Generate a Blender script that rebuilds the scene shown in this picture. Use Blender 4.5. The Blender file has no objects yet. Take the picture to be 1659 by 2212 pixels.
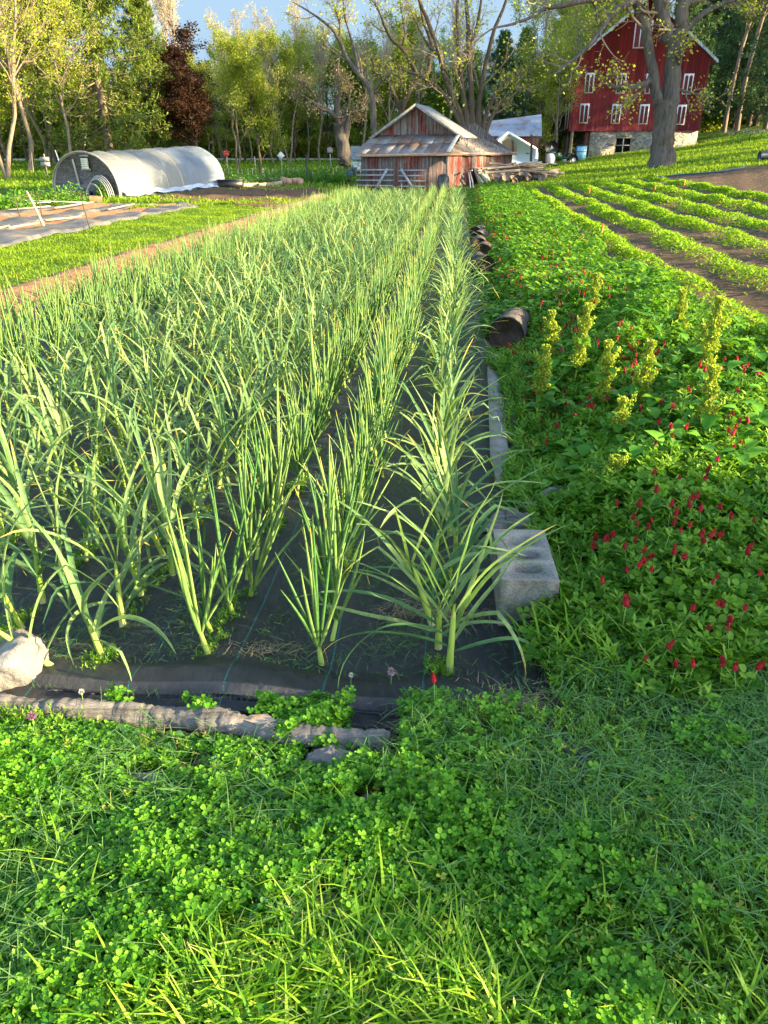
import bpy, math, random
import numpy as np
from math import radians as RAD
from mathutils import Vector
rng = np.random.default_rng(7)
random.seed(7)
S = bpy.context.scene
COL = S.collection
PI = math.pi
# ------------------------------------------------------------------ camera
CAM_H = 1.55
F0 = 1609.0; PITCH = RAD(25.7)
cd = bpy.data.cameras.new('camera'); cam = bpy.data.objects.new('camera', cd); COL.objects.link(cam)
cd.sensor_fit = 'VERTICAL'; cd.sensor_height = 36; cd.lens = 36*F0/2212
cd.clip_end = 2000; cd.clip_start = 0.05
cam.location = (0, 0, CAM_H); cam.rotation_euler = (PI/2-PITCH, 0, 0)
S.camera = cam
# ------------------------------------------------------------------ light
SUN_DIR = np.array([0.97, -0.24]); SUN_DIR /= np.linalg.norm(SUN_DIR)
ELEV = RAD(15)
world = bpy.data.worlds.new('World'); S.world = world; world.use_nodes = True
wn = world.node_tree
sky = wn.nodes.new('ShaderNodeTexSky'); sky.sky_type = 'NISHITA'; sky.sun_disc = False
sky.sun_elevation = ELEV; sky.sun_rotation = math.atan2(SUN_DIR[0], SUN_DIR[1])
sky.air_density = 1.0; sky.dust_density = 0.8; sky.ozone_density = 1.0
wn.links.new(sky.outputs[0], wn.nodes['Background'].inputs[0])
wn.nodes['Background'].inputs[1].default_value = 0.135
sl = bpy.data.lights.new('sun', 'SUN'); sl.energy = 5.0; sl.angle = RAD(0.55); sl.color = (1.0, 0.80, 0.46)
sun = bpy.data.objects.new('sun', sl); COL.objects.link(sun)
sd = Vector((SUN_DIR[0]*math.cos(ELEV), SUN_DIR[1]*math.cos(ELEV), math.sin(ELEV)))
sun.rotation_euler = sd.to_track_quat('Z', 'Y').to_euler()
sun.location = (30, 0, 20)
S.view_settings.view_transform = 'Standard'; S.view_settings.look = 'None'
S.view_settings.exposure = 2.5; S.view_settings.gamma = 1.0
S.cycles.max_bounces = 6; S.cycles.transparent_max_bounces = 8
S.cycles.diffuse_bounces = 3; S.cycles.glossy_bounces = 2; S.cycles.transmission_bounces = 4
# ------------------------------------------------------------------ maths
CP, SP = math.cos(PITCH), math.sin(PITCH)
def ray(px, py):
    """direction through a point of the 1659x2212 view: (x/y, z/y)"""
    X = px-829.5; Y = 1106-py
    fwd = F0*CP+Y*SP; z = -F0*SP+Y*CP
    return X/fwd, z/fwd
def P(px, py, d):
    a, b = ray(px, py); return np.array([a*d, d, CAM_H+b*d])
def sst(a, b, x):
    t = np.clip((x-a)/(b-a), 0, 1); return t*t*(3-2*t)
def uv_of(x, y): return x*.996-y*.0889, x*.0889+y*.996
def RW(u, v): return u*.996+v*.0889, -u*.0889+v*.996
def T(x, y):
    x = np.asarray(x, float); y = np.asarray(y, float)
    xp = np.clip(x-1, 0, 70); g = .07*xp+.0015*xp*xp
    g = g*(0.5+0.5*sst(0, 9, y))
    rise = .028*np.clip(y-28, 0, 60)*(1-sst(2, 9, x))
    u, v = uv_of(x, y)
    lm = sst(-5.3, -6.2, u)*sst(2, 6, v)*(1-sst(32, 40, v))
    b = (np.sin(x*2.1+y*.7)*np.sin(y*1.5-x*.9+1)+.7*np.sin(x*4.3+1.3+y*.5)*np.sin(y*3.1+x*.6))
    g = g+rise+lm*.045*b
    hm = sst(3, 8, u)*sst(26, 33, y)
    g = g+hm*.06*(np.sin(x*1.1+y*.5)*np.sin(y*.8+.4*x))
    fg = (1-sst(2.5, 4, y))
    g = g+fg*.012*np.sin(x*7+2)*np.sin(y*6+x*2)
    return g
def G(px, py):
    a, b = ray(px, py); d = .8
    for _ in range(4000):
        if CAM_H+b*d <= float(T(a*d, d)): break
        d *= 1.004
    return a*d, d
def Tz(x, y): return float(T(x, y))
def Gv(px, py):
    X = np.asarray(px, float)-829.5; Y = 1106-np.asarray(py, float); fwd = F0*CP+Y*SP; z = -F0*SP+Y*CP; a = X/fwd; b = z/fwd; d = np.full(len(a), .8); act = np.ones(len(a), bool)
    for _ in range(1200):
        act = CAM_H+b*d > T(a*d, d)
        if not act.any(): break
        d = np.where(act, d*1.004, d)
    return np.stack([a*d, d], -1)
def rotm(yaw, pitch, roll=None):
    yaw = np.asarray(yaw, float); n = len(yaw); pitch = np.broadcast_to(pitch, n)
    cy, sy, cp, sp = np.cos(yaw), np.sin(yaw), np.cos(pitch), np.sin(pitch)
    z = np.zeros(n); o = np.ones(n)
    Rz = np.stack([np.stack([cy, -sy, z], -1), np.stack([sy, cy, z], -1), np.stack([z, z, o], -1)], 1)
    Rx = np.stack([np.stack([o, z, z], -1), np.stack([z, cp, -sp], -1), np.stack([z, sp, cp], -1)], 1)
    M = Rz @ Rx
    if roll is not None:
        roll = np.broadcast_to(roll, n); cr, sr = np.cos(roll), np.sin(roll)
        Ry = np.stack([np.stack([cr, z, sr], -1), np.stack([z, o, z], -1), np.stack([-sr, z, cr], -1)], 1)
        M = M @ Ry
    return M
# ------------------------------------------------------------------ mesh builder
WL = {}
class MB:
    def __init__(s): s.V = []; s.Q = []; s.A = []; s.R = []; s.n = 0; s.TR = []
    def add(s, v, q, a=0., r=0., tri=None):
        v = np.asarray(v, float).reshape(-1, 3); k = len(v)
        s.V.append(v)
        if q is not None and len(q): s.Q.append(np.asarray(q, np.int64).reshape(-1, 4)+s.n)
        if tri is not None and len(tri): s.TR.append(np.asarray(tri, np.int64).reshape(-1, 3)+s.n)
        s.A.append(np.broadcast_to(np.asarray(a, float), k)); s.R.append(np.broadcast_to(np.asarray(r, float), k)); s.n += k
        return s
    def merge(s, o, M=None, t=(0, 0, 0), r=None):
        if not o.V: return
        v = np.concatenate(o.V); 
        if M is not None: v = v @ np.asarray(M).T
        v = v+np.asarray(t)
        q = np.concatenate(o.Q) if o.Q else None; tr = np.concatenate(o.TR) if o.TR else None
        rr = np.concatenate(o.R) if r is None else (np.concatenate(o.R)*.5+r) 
        s.add(v, q, np.concatenate(o.A), rr, tr)
    def scatter(s, tp, pos, M, sc, r=None):
        tv, tq, ta = tp; tv = np.asarray(tv, float); tq = np.asarray(tq, np.int64); N = len(pos)
        if N == 0: return
        sc = np.asarray(sc, float)
        if sc.ndim == 0: sc = np.full(N, float(sc))
        vv = tv[None]*sc[:, None, None] if sc.ndim == 1 else tv[None]*sc[:, None, :]
        vv = np.einsum('nij,nkj->nki', M, vv)+np.asarray(pos)[:, None, :]
        k = len(tv); q = tq[None]+(np.arange(N)*k)[:, None, None]
        if r is None: r = rng.random(N)
        s.add(vv.reshape(-1, 3), q.reshape(-1, 4), np.tile(ta, N), np.repeat(r, k))
    def box(s, c, size, M=None, a=0., r=0., taper=1.):
        x, y, z = np.array(size)/2
        v = np.array([[-x, -y, -z], [x, -y, -z], [x, y, -z], [-x, y, -z], [-x*taper, -y*taper, z], [x*taper, -y*taper, z], [x*taper, y*taper, z], [-x*taper, y*taper, z]])
        if M is not None: v = v @ np.asarray(M).T
        return s.add(v+np.asarray(c), [[0, 3, 2, 1], [4, 5, 6, 7], [0, 1, 5, 4], [1, 2, 6, 5], [2, 3, 7, 6], [3, 0, 4, 7]], a, r)
    def bar(s, p0, p1, w, h=None, r=0.):
        p0 = np.asarray(p0, float); p1 = np.asarray(p1, float); h = h or w
        d = p1-p0; L = np.linalg.norm(d); d = d/L
        up = np.array([0, 0, 1.]) if abs(d[2]) < .95 else np.array([0, 1., 0])
        x = np.cross(up, d); x /= np.linalg.norm(x); z = np.cross(d, x)
        return s.box((p0+p1)/2, (w, L, h), np.stack([x, d, z], 1), r=r)
    def tubes(s, pts, rad, sides=5, r=None, cap=False):
        """pts (N,k,3) rad (N,k)"""
        pts = np.asarray(pts, float); rad = np.asarray(rad, float); N, k, _ = pts.shape
        t = np.gradient(pts, axis=1); t /= (np.linalg.norm(t, axis=2, keepdims=True)+1e-9)
        ref = np.where(np.abs(t[:, :1, 2:3]) > .9, np.array([1., 0, 0]), np.array([0, 0, 1.]))
        ref = np.broadcast_to(ref, t.shape)
        x = np.cross(ref, t); x /= (np.linalg.norm(x, axis=2, keepdims=True)+1e-9); y = np.cross(t, x)
        an = np.arange(sides)*2*PI/sides
        v = pts[:, :, None]+rad[:, :, None, None]*(np.cos(an)[:, None]*x[:, :, None]+np.sin(an)[:, None]*y[:, :, None])
        i = np.arange(k-1)[:, None]*sides; j = np.arange(sides)[None]; j2 = (j+1) % sides
        q = np.stack([i+j, i+j2, i+sides+j2, i+sides+j], -1).reshape(-1, 4)
        q = q[None]+(np.arange(N)*k*sides)[:, None, None]
        if r is None: r = rng.random(N)
        a = np.tile(np.repeat(np.linspace(0, 1, k), sides), N)
        base = s.n
        s.add(v.reshape(-1, 3), q.reshape(-1, 4), a, np.repeat(np.broadcast_to(r, N), k*sides))
        if cap:
            tr = []
            for m in range(N):
                for e in (0, k-1):
                    b = m*k*sides+e*sides
                    for jj in range(1, sides-1): tr.append([b, b+jj, b+jj+1])
            s.TR.append(np.array(tr)+base)
    def tube(s, pts, rad, sides=6, r=0., cap=True):
        pts = np.asarray(pts, float); rad = np.broadcast_to(rad, len(pts)).astype(float)
        s.tubes(pts[None], rad[None], sides, np.array([r]), cap); return s
    def grid(s, fn, nu, nv, r=0.):
        u, v = np.meshgrid(np.linspace(0, 1, nu+1), np.linspace(0, 1, nv+1), indexing='ij')
        p = np.stack(fn(u, v), -1).reshape(-1, 3)
        i, j = np.meshgrid(np.arange(nu), np.arange(nv), indexing='ij'); b = (i*(nv+1)+j).ravel()
        s.add(p, np.stack([b, b+nv+1, b+nv+2, b+1], -1), v.ravel(), r); return s
    def prism(s, prof, d0, d1, org, ex, ey, ez):
        """extrude a 2-D outline (in ex, ez) from d0 to d1 along ey"""
        n = len(prof); P3 = []
        for d in (d0, d1):
            for (a, b) in prof: P3.append(np.asarray(org)+np.asarray(ex)*a+np.asarray(ez)*b+np.asarray(ey)*d)
        q = [[i, (i+1) % n, n+(i+1) % n, n+i] for i in range(n)]
        s.add(P3, q)
        b0 = s.n-2*n
        s.ng = getattr(s, 'ng', []); s.ng.append([b0+i for i in range(n)]); s.ng.append([b0+n+i for i in range(n)][::-1]); return s
    def mesh(s, name, off=(0, 0, 0)):
        V = np.concatenate(s.V)-np.asarray(off)
        Q = np.concatenate(s.Q) if s.Q else np.zeros((0, 4), np.int64)
        TR = np.concatenate(s.TR) if s.TR else np.zeros((0, 3), np.int64)
        NG = getattr(s, 'ng', [])
        loops = np.concatenate([Q.ravel(), TR.ravel()]+[np.array(g) for g in NG]).astype(np.int32)
        tot = np.concatenate([np.full(len(Q), 4), np.full(len(TR), 3), np.array([len(g) for g in NG])]).astype(np.int32)
        st = np.concatenate([[0], np.cumsum(tot)[:-1]]).astype(np.int32)
        me = bpy.data.meshes.new(name)
        me.vertices.add(len(V)); me.vertices.foreach_set('co', V.astype(np.float32).ravel())
        me.loops.add(len(loops)); me.loops.foreach_set('vertex_index', loops)
        me.polygons.add(len(tot)); me.polygons.foreach_set('loop_start', st)
        try: me.polygons.foreach_set('loop_total', tot)
        except Exception: pass
        for nm, arr in (('a', s.A), ('r', s.R)):
            at = me.attributes.new(nm, 'FLOAT', 'POINT'); at.data.foreach_set('value', np.concatenate(arr).astype(np.float32))
        me.update(calc_edges=True); return me
    def build(s, name, m, parent=None, smooth=False):
        off = WL.get(parent.name, np.zeros(3)) if parent is not None else np.zeros(3)
        me = s.mesh(name, off)
        if smooth: me.polygons.foreach_set('use_smooth', np.ones(len(me.polygons), bool))
        me.materials.append(m)
        o = bpy.data.objects.new(name, me); COL.objects.link(o)
        if parent is not None: o.parent = parent; WL[o.name] = off
        return o
def tag(o, label=None, cat=None, group=None, kind=None):
    if label: o['label'] = label
    if cat: o['category'] = cat
    if group: o['group'] = group
    if kind: o['kind'] = kind
    return o
def thing(name, label, cat, loc=(0, 0, 0), group=None):
    o = bpy.data.objects.new(name, None); COL.objects.link(o); o.location = loc; o.empty_display_size = .1
    WL[o.name] = np.array(loc, float); return tag(o, label, cat, group)
def kids(o):
    return [c for c in CH.get(o.name, [])]
CH = {}
def dup(o, loc, rz=0, sc=1, label=None, group=None, rx=0, ry=0):
    c = o.copy(); COL.objects.link(c); c.location = loc; c.rotation_euler = (rx, ry, rz)
    c.scale = (sc, sc, sc) if not hasattr(sc, '__len__') else sc
    if label: c['label'] = label
    if group: c['group'] = group
    for ch in o.children:
        d = ch.copy(); COL.objects.link(d); d.parent = c
        for g in ch.children:
            e = g.copy(); COL.objects.link(e); e.parent = d
    return c
# ------------------------------------------------------------------ materials
class Mt:
    def __init__(s, name):
        s.m = bpy.data.materials.new(name); s.m.use_nodes = True; s.t = s.m.node_tree; s.p = s.t.nodes['Principled BSDF']
        s.out = s.t.nodes['Material Output']
    def n(s, ty, ins=None, **kw):
        nd = s.t.nodes.new('ShaderNode'+ty)
        for k, v in kw.items(): setattr(nd, k, v)
        for k, v in (ins or {}).items(): s.set(nd.inputs[k], v)
        return nd
    def set(s, inp, v):
        if isinstance(v, bpy.types.NodeSocket): s.t.links.new(v, inp)
        else: inp.default_value = (v+(1,)) if isinstance(v, tuple) and len(v) == 3 and inp.type == 'RGBA' else v
    def noise(s, scale, detail=4, rough=.6, vec=None, dist=0.):
        nd = s.n('TexNoise', {'Scale': scale, 'Detail': detail, 'Roughness': rough, 'Distortion': dist})
        if vec is not None: s.set(nd.inputs['Vector'], vec)
        return nd.outputs['Fac']
    def ramp(s, fac, stops):
        nd = s.n('ValToRGB'); s.set(nd.inputs[0], fac); e = nd.color_ramp.elements
        while len(e) < len(stops): e.new(.5)
        for i, (p, c) in enumerate(stops): e[i].position = p; e[i].color = tuple(c)+(1,) if len(c) == 3 else c
        return nd.outputs[0]
    def mix(s, f, a, b, mode='MIX'):
        nd = s.n('Mix', data_type='RGBA', blend_type=mode); s.set(nd.inputs[0], f); s.set(nd.inputs[6], a); s.set(nd.inputs[7], b); return nd.outputs[2]
    def math(s, op, a, b=0., c=0.):
        nd = s.n('Math', operation=op); s.set(nd.inputs[0], a); s.set(nd.inputs[1], b); s.set(nd.inputs[2], c); return nd.outputs[0]
    def pos(s): return s.n('NewGeometry').outputs['Position']
    def obj(s): return s.n('TexCoord').outputs['Object']
    def attr(s, nm): return s.n('Attribute', attribute_name=nm).outputs['Fac']
    def scale(s, vec, sc, rot=(0, 0, 0)):
        nd = s.n('Mapping'); s.set(nd.inputs['Vector'], vec); nd.inputs['Scale'].default_value = sc; nd.inputs['Rotation'].default_value = rot; return nd.outputs[0]
    def bump(s, h, st=.3, dist=.02):
        nd = s.n('Bump', {'Strength': st, 'Distance': dist}); s.set(nd.inputs['Height'], h); s.set(s.p.inputs['Normal'], nd.outputs[0]); s.bn = nd.outputs[0]
    def fin(s, col, rough=.8, spec=.3):
        s.set(s.p.inputs['Base Color'], col); s.set(s.p.inputs['Roughness'], rough); s.p.inputs['Specular IOR Level'].default_value = spec; return s.m
def plain(name, c, rough=.8, var=.25, scale=6., spec=.3, metal=0):
    m = Mt(name); v = m.noise(scale, 5, .65, m.obj())
    d = tuple(x*(1-var) for x in c); l = tuple(min(1, x*(1+var)) for x in c)
    m.p.inputs['Metallic'].default_value = metal; m.bump(m.noise(scale*8, 3, .6, m.obj()), .15, .01)
    return m.fin(m.ramp(v, [(.3, d), (.7, l)]), rough, spec)
def leafmat(name, dark, light, trans=.35, tip=None, base=None, rough=.55, tstart=.75, spec=.2, tb=1.3, tipr=.55, streak=False):
    m = Mt(name); r = m.attr('r'); oi = m.n('ObjectInfo').outputs['Random']
    f = m.math('FRACT', m.math('ADD', r, m.math('MULTIPLY', oi, 3.7)))
    c = m.ramp(f, [(0, dark), (.5, tuple((a+b)/2 for a, b in zip(dark, light))), (1, light)])
    if streak: c = m.mix(m.ramp(m.noise(38., 5, .75, m.pos()), [(.38, (0, 0, 0)), (.62, (1, 1, 1))]), m.mix(.45, c, tuple(x*.45 for x in dark)), c)
    a = m.attr('a')
    if base: c = m.mix(m.ramp(a, [(.0, (1, 1, 1)), (.16, (0, 0, 0))]), c, base)
    if tip:
        tf = m.ramp(a, [(tstart, (0, 0, 0)), (min(1, tstart+.2), (1, 1, 1))])
        g = m.math('GREATER_THAN', m.math('FRACT', m.math('MULTIPLY', f, 7.3)), 1-tipr)
        c = m.mix(m.math('MULTIPLY', tf, g), c, tip)
    m.fin(c, rough, spec)
    tr = m.n('BsdfTranslucent'); m.set(tr.inputs[0], m.mix(1., c, (tb*1.0, tb*1.0, tb*.45, 1), 'MULTIPLY'))
    mx = m.n('MixShader', {0: trans}); m.t.links.new(m.p.outputs[0], mx.inputs[1]); m.t.links.new(tr.outputs[0], mx.inputs[2])
    m.t.links.new(mx.outputs[0], m.out.inputs[0]); return m.m
def boards(name, c1, c2, worn, wornamt=.5, bw=.18, rough=.85, axis='x', rot=0.):
    """vertical boards: colour varies per board, thin dark gaps by bump and a groove colour"""
    m = Mt(name); o = m.scale(m.pos(), (1, 1, 1), (0, 0, -rot))
    sx = m.n('SeparateXYZ', {0: o}); q = m.math('ADD', sx.outputs[0], m.math('MULTIPLY', sx.outputs[1], 1.0 if axis == 'both' else 0.))
    u = m.math('DIVIDE', q, bw); fl = m.math('FLOOR', u); fr = m.math('FRACT', u)
    wn_ = m.n('TexWhiteNoise', noise_dimensions='1D'); m.set(wn_.inputs['W'], fl)
    st = m.noise(3., 6, .7, m.scale(o, (6, 6, .5)))
    c = m.mix(wn_.outputs[0], c1, c2)
    w = m.ramp(m.math('ADD', m.math('MULTIPLY', st, .7), m.math('MULTIPLY', m.noise(1.2, 4, .6, o), .5)), [(.72-wornamt*.3, (0, 0, 0)), (.85-wornamt*.25, (1, 1, 1))])
    c = m.mix(w, c, m.mix(m.noise(9, 3, .6, m.scale(o, (4, 4, .4))), worn, tuple(x*.45 for x in worn)))
    gap = m.math('LESS_THAN', m.math('ABSOLUTE', m.math('SUBTRACT', fr, .5)), .46)
    c = m.mix(gap, tuple(x*.22 for x in c1), c)
    m.bump(m.math('ADD', m.math('MULTIPLY', gap, 1.), m.math('MULTIPLY', st, .5)), .5, .02)
    return m.fin(c, rough, .2)
# ------------------------------------------------------------------ templates
LEAF = (np.array([[0, 0, 0], [.5, .45, .06], [0, 1, 0], [-.5, .45, .06]]), [[0, 1, 2, 3]], np.array([0, .5, 1, .5]))
def t_leaf(w=.5, fold=.1, droop=.15):
    v = np.array([[0, 0, 0], [w*.75, .3, fold], [0, .34, 0], [-w*.75, .3, fold], [w*.7, .68, fold-droop*.5], [0, .7, -droop*.4], [-w*.7, .68, fold-droop*.5], [0, 1, -droop]])
    q = [[0, 1, 2, 2], [0, 2, 3, 3], [2, 1, 4, 5], [3, 2, 5, 6], [5, 4, 7, 7], [6, 5, 7, 7]]
    v = np.array([[0, 0, 0], [w*.5, .18, fold*.8], [w*.78, .45, fold], [w*.55, .78, fold-droop*.6], [0, 1, -droop], [-w*.55, .78, fold-droop*.6], [-w*.78, .45, fold], [-w*.5, .18, fold*.8], [0, .45, 0], ])
    q = [[0, 1, 2, 8], [8, 2, 3, 4], [0, 8, 6, 7], [8, 4, 5, 6]]
    a = np.array([0, .2, .45, .8, 1, .8, .45, .2, .45]); return v, q, a
def t_blade(w=.03, bend=.4, n=3, fold=0.):
    t = np.linspace(0, 1, n+1); y = np.sin(t*bend)/max(bend, 1e-3); z = -(1-np.cos(t*bend))/max(bend, 1e-3)
    ww = w*(1-t**1.6)*.5+w*.04
    v = np.concatenate([np.stack([-ww, y, z], -1), np.stack([ww, y, z], -1)]); 
    q = [[i, i+n+1, i+n+2, i+1] for i in range(n)]
    return v, q, np.concatenate([t, t])
def t_trefoil(petiole=1.2, cup=.25, seed=0):
    V = []; Q = []; A = []
    lv = np.array([[0, 0, 0], [.22, .15, .04], [.42, .5, .1], [.36, .85, .09], [0, .93, .02], [-.36, .85, .09], [-.42, .5, .1], [-.22, .15, .04], [0, .5, -.02]])
    lq = np.array([[0, 1, 2, 8], [8, 2, 3, 4], [0, 8, 6, 7], [8, 4, 5, 6]]); la = np.array([.2, .35, .5, .8, 1, .8, .5, .35, .5])
    for k in range(3):
        an = k*2*PI/3+.2; M = rotm([an], cup)[0]
        Q.append(lq+len(V)*9 if False else lq+sum(len(x) for x in V)); V.append((lv+[0, .06, 0])@M.T); A.append(la)
    n = sum(len(x) for x in V)
    V.append(np.array([[-.03, 0, 0], [.03, 0, 0], [.12, .06, -petiole], [.06, .06, -petiole]])); Q.append(np.array([[n, n+1, n+2, n+3]])); A.append(np.array([0., 0, 0, 0]))
    return np.concatenate(V), np.concatenate(Q), np.concatenate(A)
def t_sprig(n=5, w=.34, ang=.9):
    """an upright stem with pairs of small pointed leaves"""
    mb = MB(); mb.add([[-.012, 0, 0], [.012, 0, 0], [.01, .03, 1], [-.01, .03, 1]], [[0, 1, 2, 3]], .1)
    for i in range(n):
        z = .2+.8*i/(n-1); s = .34*(1-.25*i/(n-1))
        for k in range(2):
            M = rotm([i*1.3+k*PI], ang if i < n-1 else .5)[0]
            v = np.array([[0, 0, 0], [w*.5, .45, .05], [0, 1, 0], [-w*.5, .45, .05]])*s
            mb.add(v@M.T+[0, .02, z], [[0, 1, 2, 3]], [.2, .6, 1, .6])
    return np.concatenate(mb.V), np.concatenate(mb.Q), np.concatenate(mb.A)
# ------------------------------------------------------------------ ground
def make_ground():
    def ax(n, lim, fine):
        t = np.linspace(-1, 1, n); k = 6.2; return np.sinh(t*k)/math.sinh(k)*lim
    xs = ax(360, 260, .05); t = np.linspace(0, 1, 420); ys = -6+np.sinh((t)*5.3)/math.sinh(5.3)*330
    X, Y = np.meshgrid(xs, ys, indexing='ij'); Z = T(X, Y)-.012
    mb = MB(); nx, ny = X.shape
    i, j = np.meshgrid(np.arange(nx-1), np.arange(ny-1), indexing='ij'); b = (i*ny+j).ravel()
    u, v = uv_of(X, Y)
    lawn = np.maximum(sst(-5.4, -5.9, u), sst(30.5, 31.5, v))
    lawn = np.maximum(lawn, sst(7.0, 7.5, u)*0)
    mb.add(np.stack([X, Y, Z], -1), np.stack([b, b+ny, b+ny+1, b+1], -1), lawn.ravel(), 0)
    m = Mt('ground_soil_and_grass'); p = m.pos(); a = m.attr('a')
    soil = m.ramp(m.noise(5, 8, .7, p), [(.3, (.05, .03, .018)), (.5, (.115, .07, .04)), (.7, (.20, .13, .08))])
    grs = m.ramp(m.noise(2.5, 8, .75, p), [(.3, (.022, .06, .006)), (.5, (.06, .12, .012)), (.7, (.13, .19, .02))])
    c = m.mix(a, soil, grs); m.bump(m.noise(22, 8, .75, p), .8, .05)
    o = mb.build('ground', m.fin(c, .95, .1), smooth=True); tag(o, kind='structure')
make_ground()
def make_sky():
    m = Mt('clear_sky'); em = m.n('Emission'); em.inputs[0].default_value = (.52, .76, 1.0, 1); em.inputs[1].default_value = .95/2**2.5; m.t.links.new(em.outputs[0], m.out.inputs[0])
    mb = MB(); mb.grid(lambda a, b: (480*np.sin((a-.5)*2.7), 480*np.cos((a-.5)*2.7), -30+330*b), 60, 6); tag(mb.build('sky', m.m), kind='structure')
make_sky()
def soilmat(name, c, hi=1.6, sc=9):
    m = Mt(name); p = m.pos()
    col = m.ramp(m.noise(sc, 8, .75, p), [(.28, tuple(x*.45 for x in c)), (.5, c), (.72, tuple(x*hi for x in c))])
    m.bump(m.noise(sc*3, 8, .8, p), .9, .06); return m.fin(col, .95, .1)
M_SOIL = soilmat('tilled_soil', (.13, .08, .05)); M_BERM = soilmat('orange_soil', (.34, .19, .105), 1.3, 6)
M_PATH = soilmat('pale_gravel', (.55, .47, .36), 1.2)
def sheet(name, corners, mat, off, nu, nv, amp=.0, fr=6., kind='structure', edge=0., prof=None, uv=False):
    c = np.array(corners, float)
    def fn(a, b):
        x = (1-a)*(1-b)*c[0, 0]+a*(1-b)*c[1, 0]+a*b*c[2, 0]+(1-a)*b*c[3, 0]
        y = (1-a)*(1-b)*c[0, 1]+a*(1-b)*c[1, 1]+a*b*c[2, 1]+(1-a)*b*c[3, 1]
        if uv: x, y = RW(x, y)
        if edge:
            e = edge*(np.sin(b*nv*.35)+.6*np.sin(b*nv*.83+1)+.5*np.sin(b*nv*1.9)); x = x+e*(np.where(a < .5, 1, -1)*(np.abs(a-.5)*2)**3)
        z = T(x, y)+off
        if amp: z = z+amp*(np.sin(x*fr+y*2)*np.sin(y*fr*.8-x)+.5*np.sin(x*fr*2.3)*np.sin(y*fr*2.1+1)+.4*rng.random(x.shape))
        if prof is not None: z = z+prof(a, b)
        ed = np.minimum(np.minimum(a, 1-a)*nu, np.minimum(b, 1-b)*nv); z = z-np.where(ed < .5, .03+off*.5, 0)
        return x, y, z
    mb = MB(); mb.grid(fn, nu, nv); o = mb.build(name, mat, smooth=True)
    if kind: o['kind'] = kind
    return o
# berm beside the fabric, tilled patches, far path
sheet('soil', [(-4.62, 1.5), (-5.5, 1.5), (-5.5, 30), (-4.62, 30)], M_BERM, .02, 12, 300, .018, 5., uv=True, edge=.05,
      prof=lambda a, b: .11*np.sin(np.clip(a, 0, 1)*PI)**.8)
sheet('soil', [(-9.2, 15), (-16.5, 13), (-16.5, 27), (-8.6, 26.2)], M_BERM, .03, 60, 80, .012, 3., uv=True)
sheet('soil', [(-11.6, 29.2), (-5.6, 24.6), (-5.4, 33.5), (-9.4, 37)], M_SOIL, .03, 40, 60, .03, 4., uv=True)
sheet('soil', [(-30, 31), (-16.5, 31), (-16.8, 35), (-31, 36)], M_BERM, .05, 40, 20, .01, 3.)
# soil of the crop field on the right (rows and bare end)
sheet('soil', [(2.0, 3.2), (17, 3.2), (13.5, 30.2), (1.6, 30.2)], soilmat('field_soil', (.13, .088, .056), 1.7, 7), .012, 220, 260, .012, 6., uv=True)
sheet('path', [(-60, 64), (5, 67), (5, 70), (-60, 67)], M_PATH, .06, 30, 4)
# ------------------------------------------------------------------ woven fabric under the crop
def fabric():
    m = Mt('black_woven_fabric'); p = m.pos()
    R = m.scale(p, (1, 1, 1), (0, 0, RAD(5.1))); sx = m.n('SeparateXYZ', {0: R}); u, v = sx.outputs[0], sx.outputs[1]
    du = m.math('ABSOLUTE', m.math('SUBTRACT', m.math('FRACT', m.math('DIVIDE', m.math('ADD', u, .2), .31)), .5))
    line = m.math('MULTIPLY', m.math('LESS_THAN', du, .008), m.math('GREATER_THAN', m.math('FRACT', m.math('MULTIPLY', v, 90.)), .35))
    wob = m.noise(1.7, 4, .6, p)
    c = m.ramp(m.noise(40, 4, .7, m.scale(p, (1, .25, 1))), [(.3, (.006, .007, .010)), (.7, (.022, .025, .033))])
    dust = m.ramp(m.noise(5, 7, .75, p), [(.56, (0, 0, 0)), (.8, (1, 1, 1))]); c = m.mix(m.math('MULTIPLY', dust, .35), c, (.16, .12, .085))
    c = m.mix(line, c, (.0, .13, .12))
    wv = m.n('TexWave', {'Scale': 90., 'Distortion': .5}); m.set(wv.inputs['Vector'], R)
    m.bump(m.math('ADD', m.math('MULTIPLY', wv.outputs['Fac'], .15), m.noise(9, 5, .6, m.scale(R, (3, .8, 1)))), .5, .02)
    m.fin(c, .42, .5)
    mb = MB()
    def fn(a, b):
        u = -4.68+a*5.12; v = 1.70+(b**1.5)*26.96
        r = (b > 0)
        x, y = RW(u+.02*np.sin(v*2.1)*(a > .99), v-.035*np.sin(u*2.3)*(b < .02)-np.where(a > .94, (a-.94)*7*(1-b)**8, 0))
        z = T(x, y)+.014+.010*np.sin(u*PI*2/.38+.8)*sst(1.9, 2.3, v)+.006*np.sin(x*9+y*3)*np.sin(y*7)+.01*np.sin(y*2.2+x)*np.sin(x*3.3)
        z = z+.035*sst(.25, .42, u)*(np.sin(y*11+x*4)*.5+.5)
        z = z+.03*sst(1.98, 1.88, v)*(v > 1.81)
        return x, y, z-.05*(b == 0)
    mb.grid(fn, 260, 500); o = mb.build('ground_fabric', m.m, smooth=True)
    tag(o, 'black woven weed fabric with teal stitched lines lying under the garlic rows', 'ground fabric')
    return m.m
M_FAB = fabric()
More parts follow.
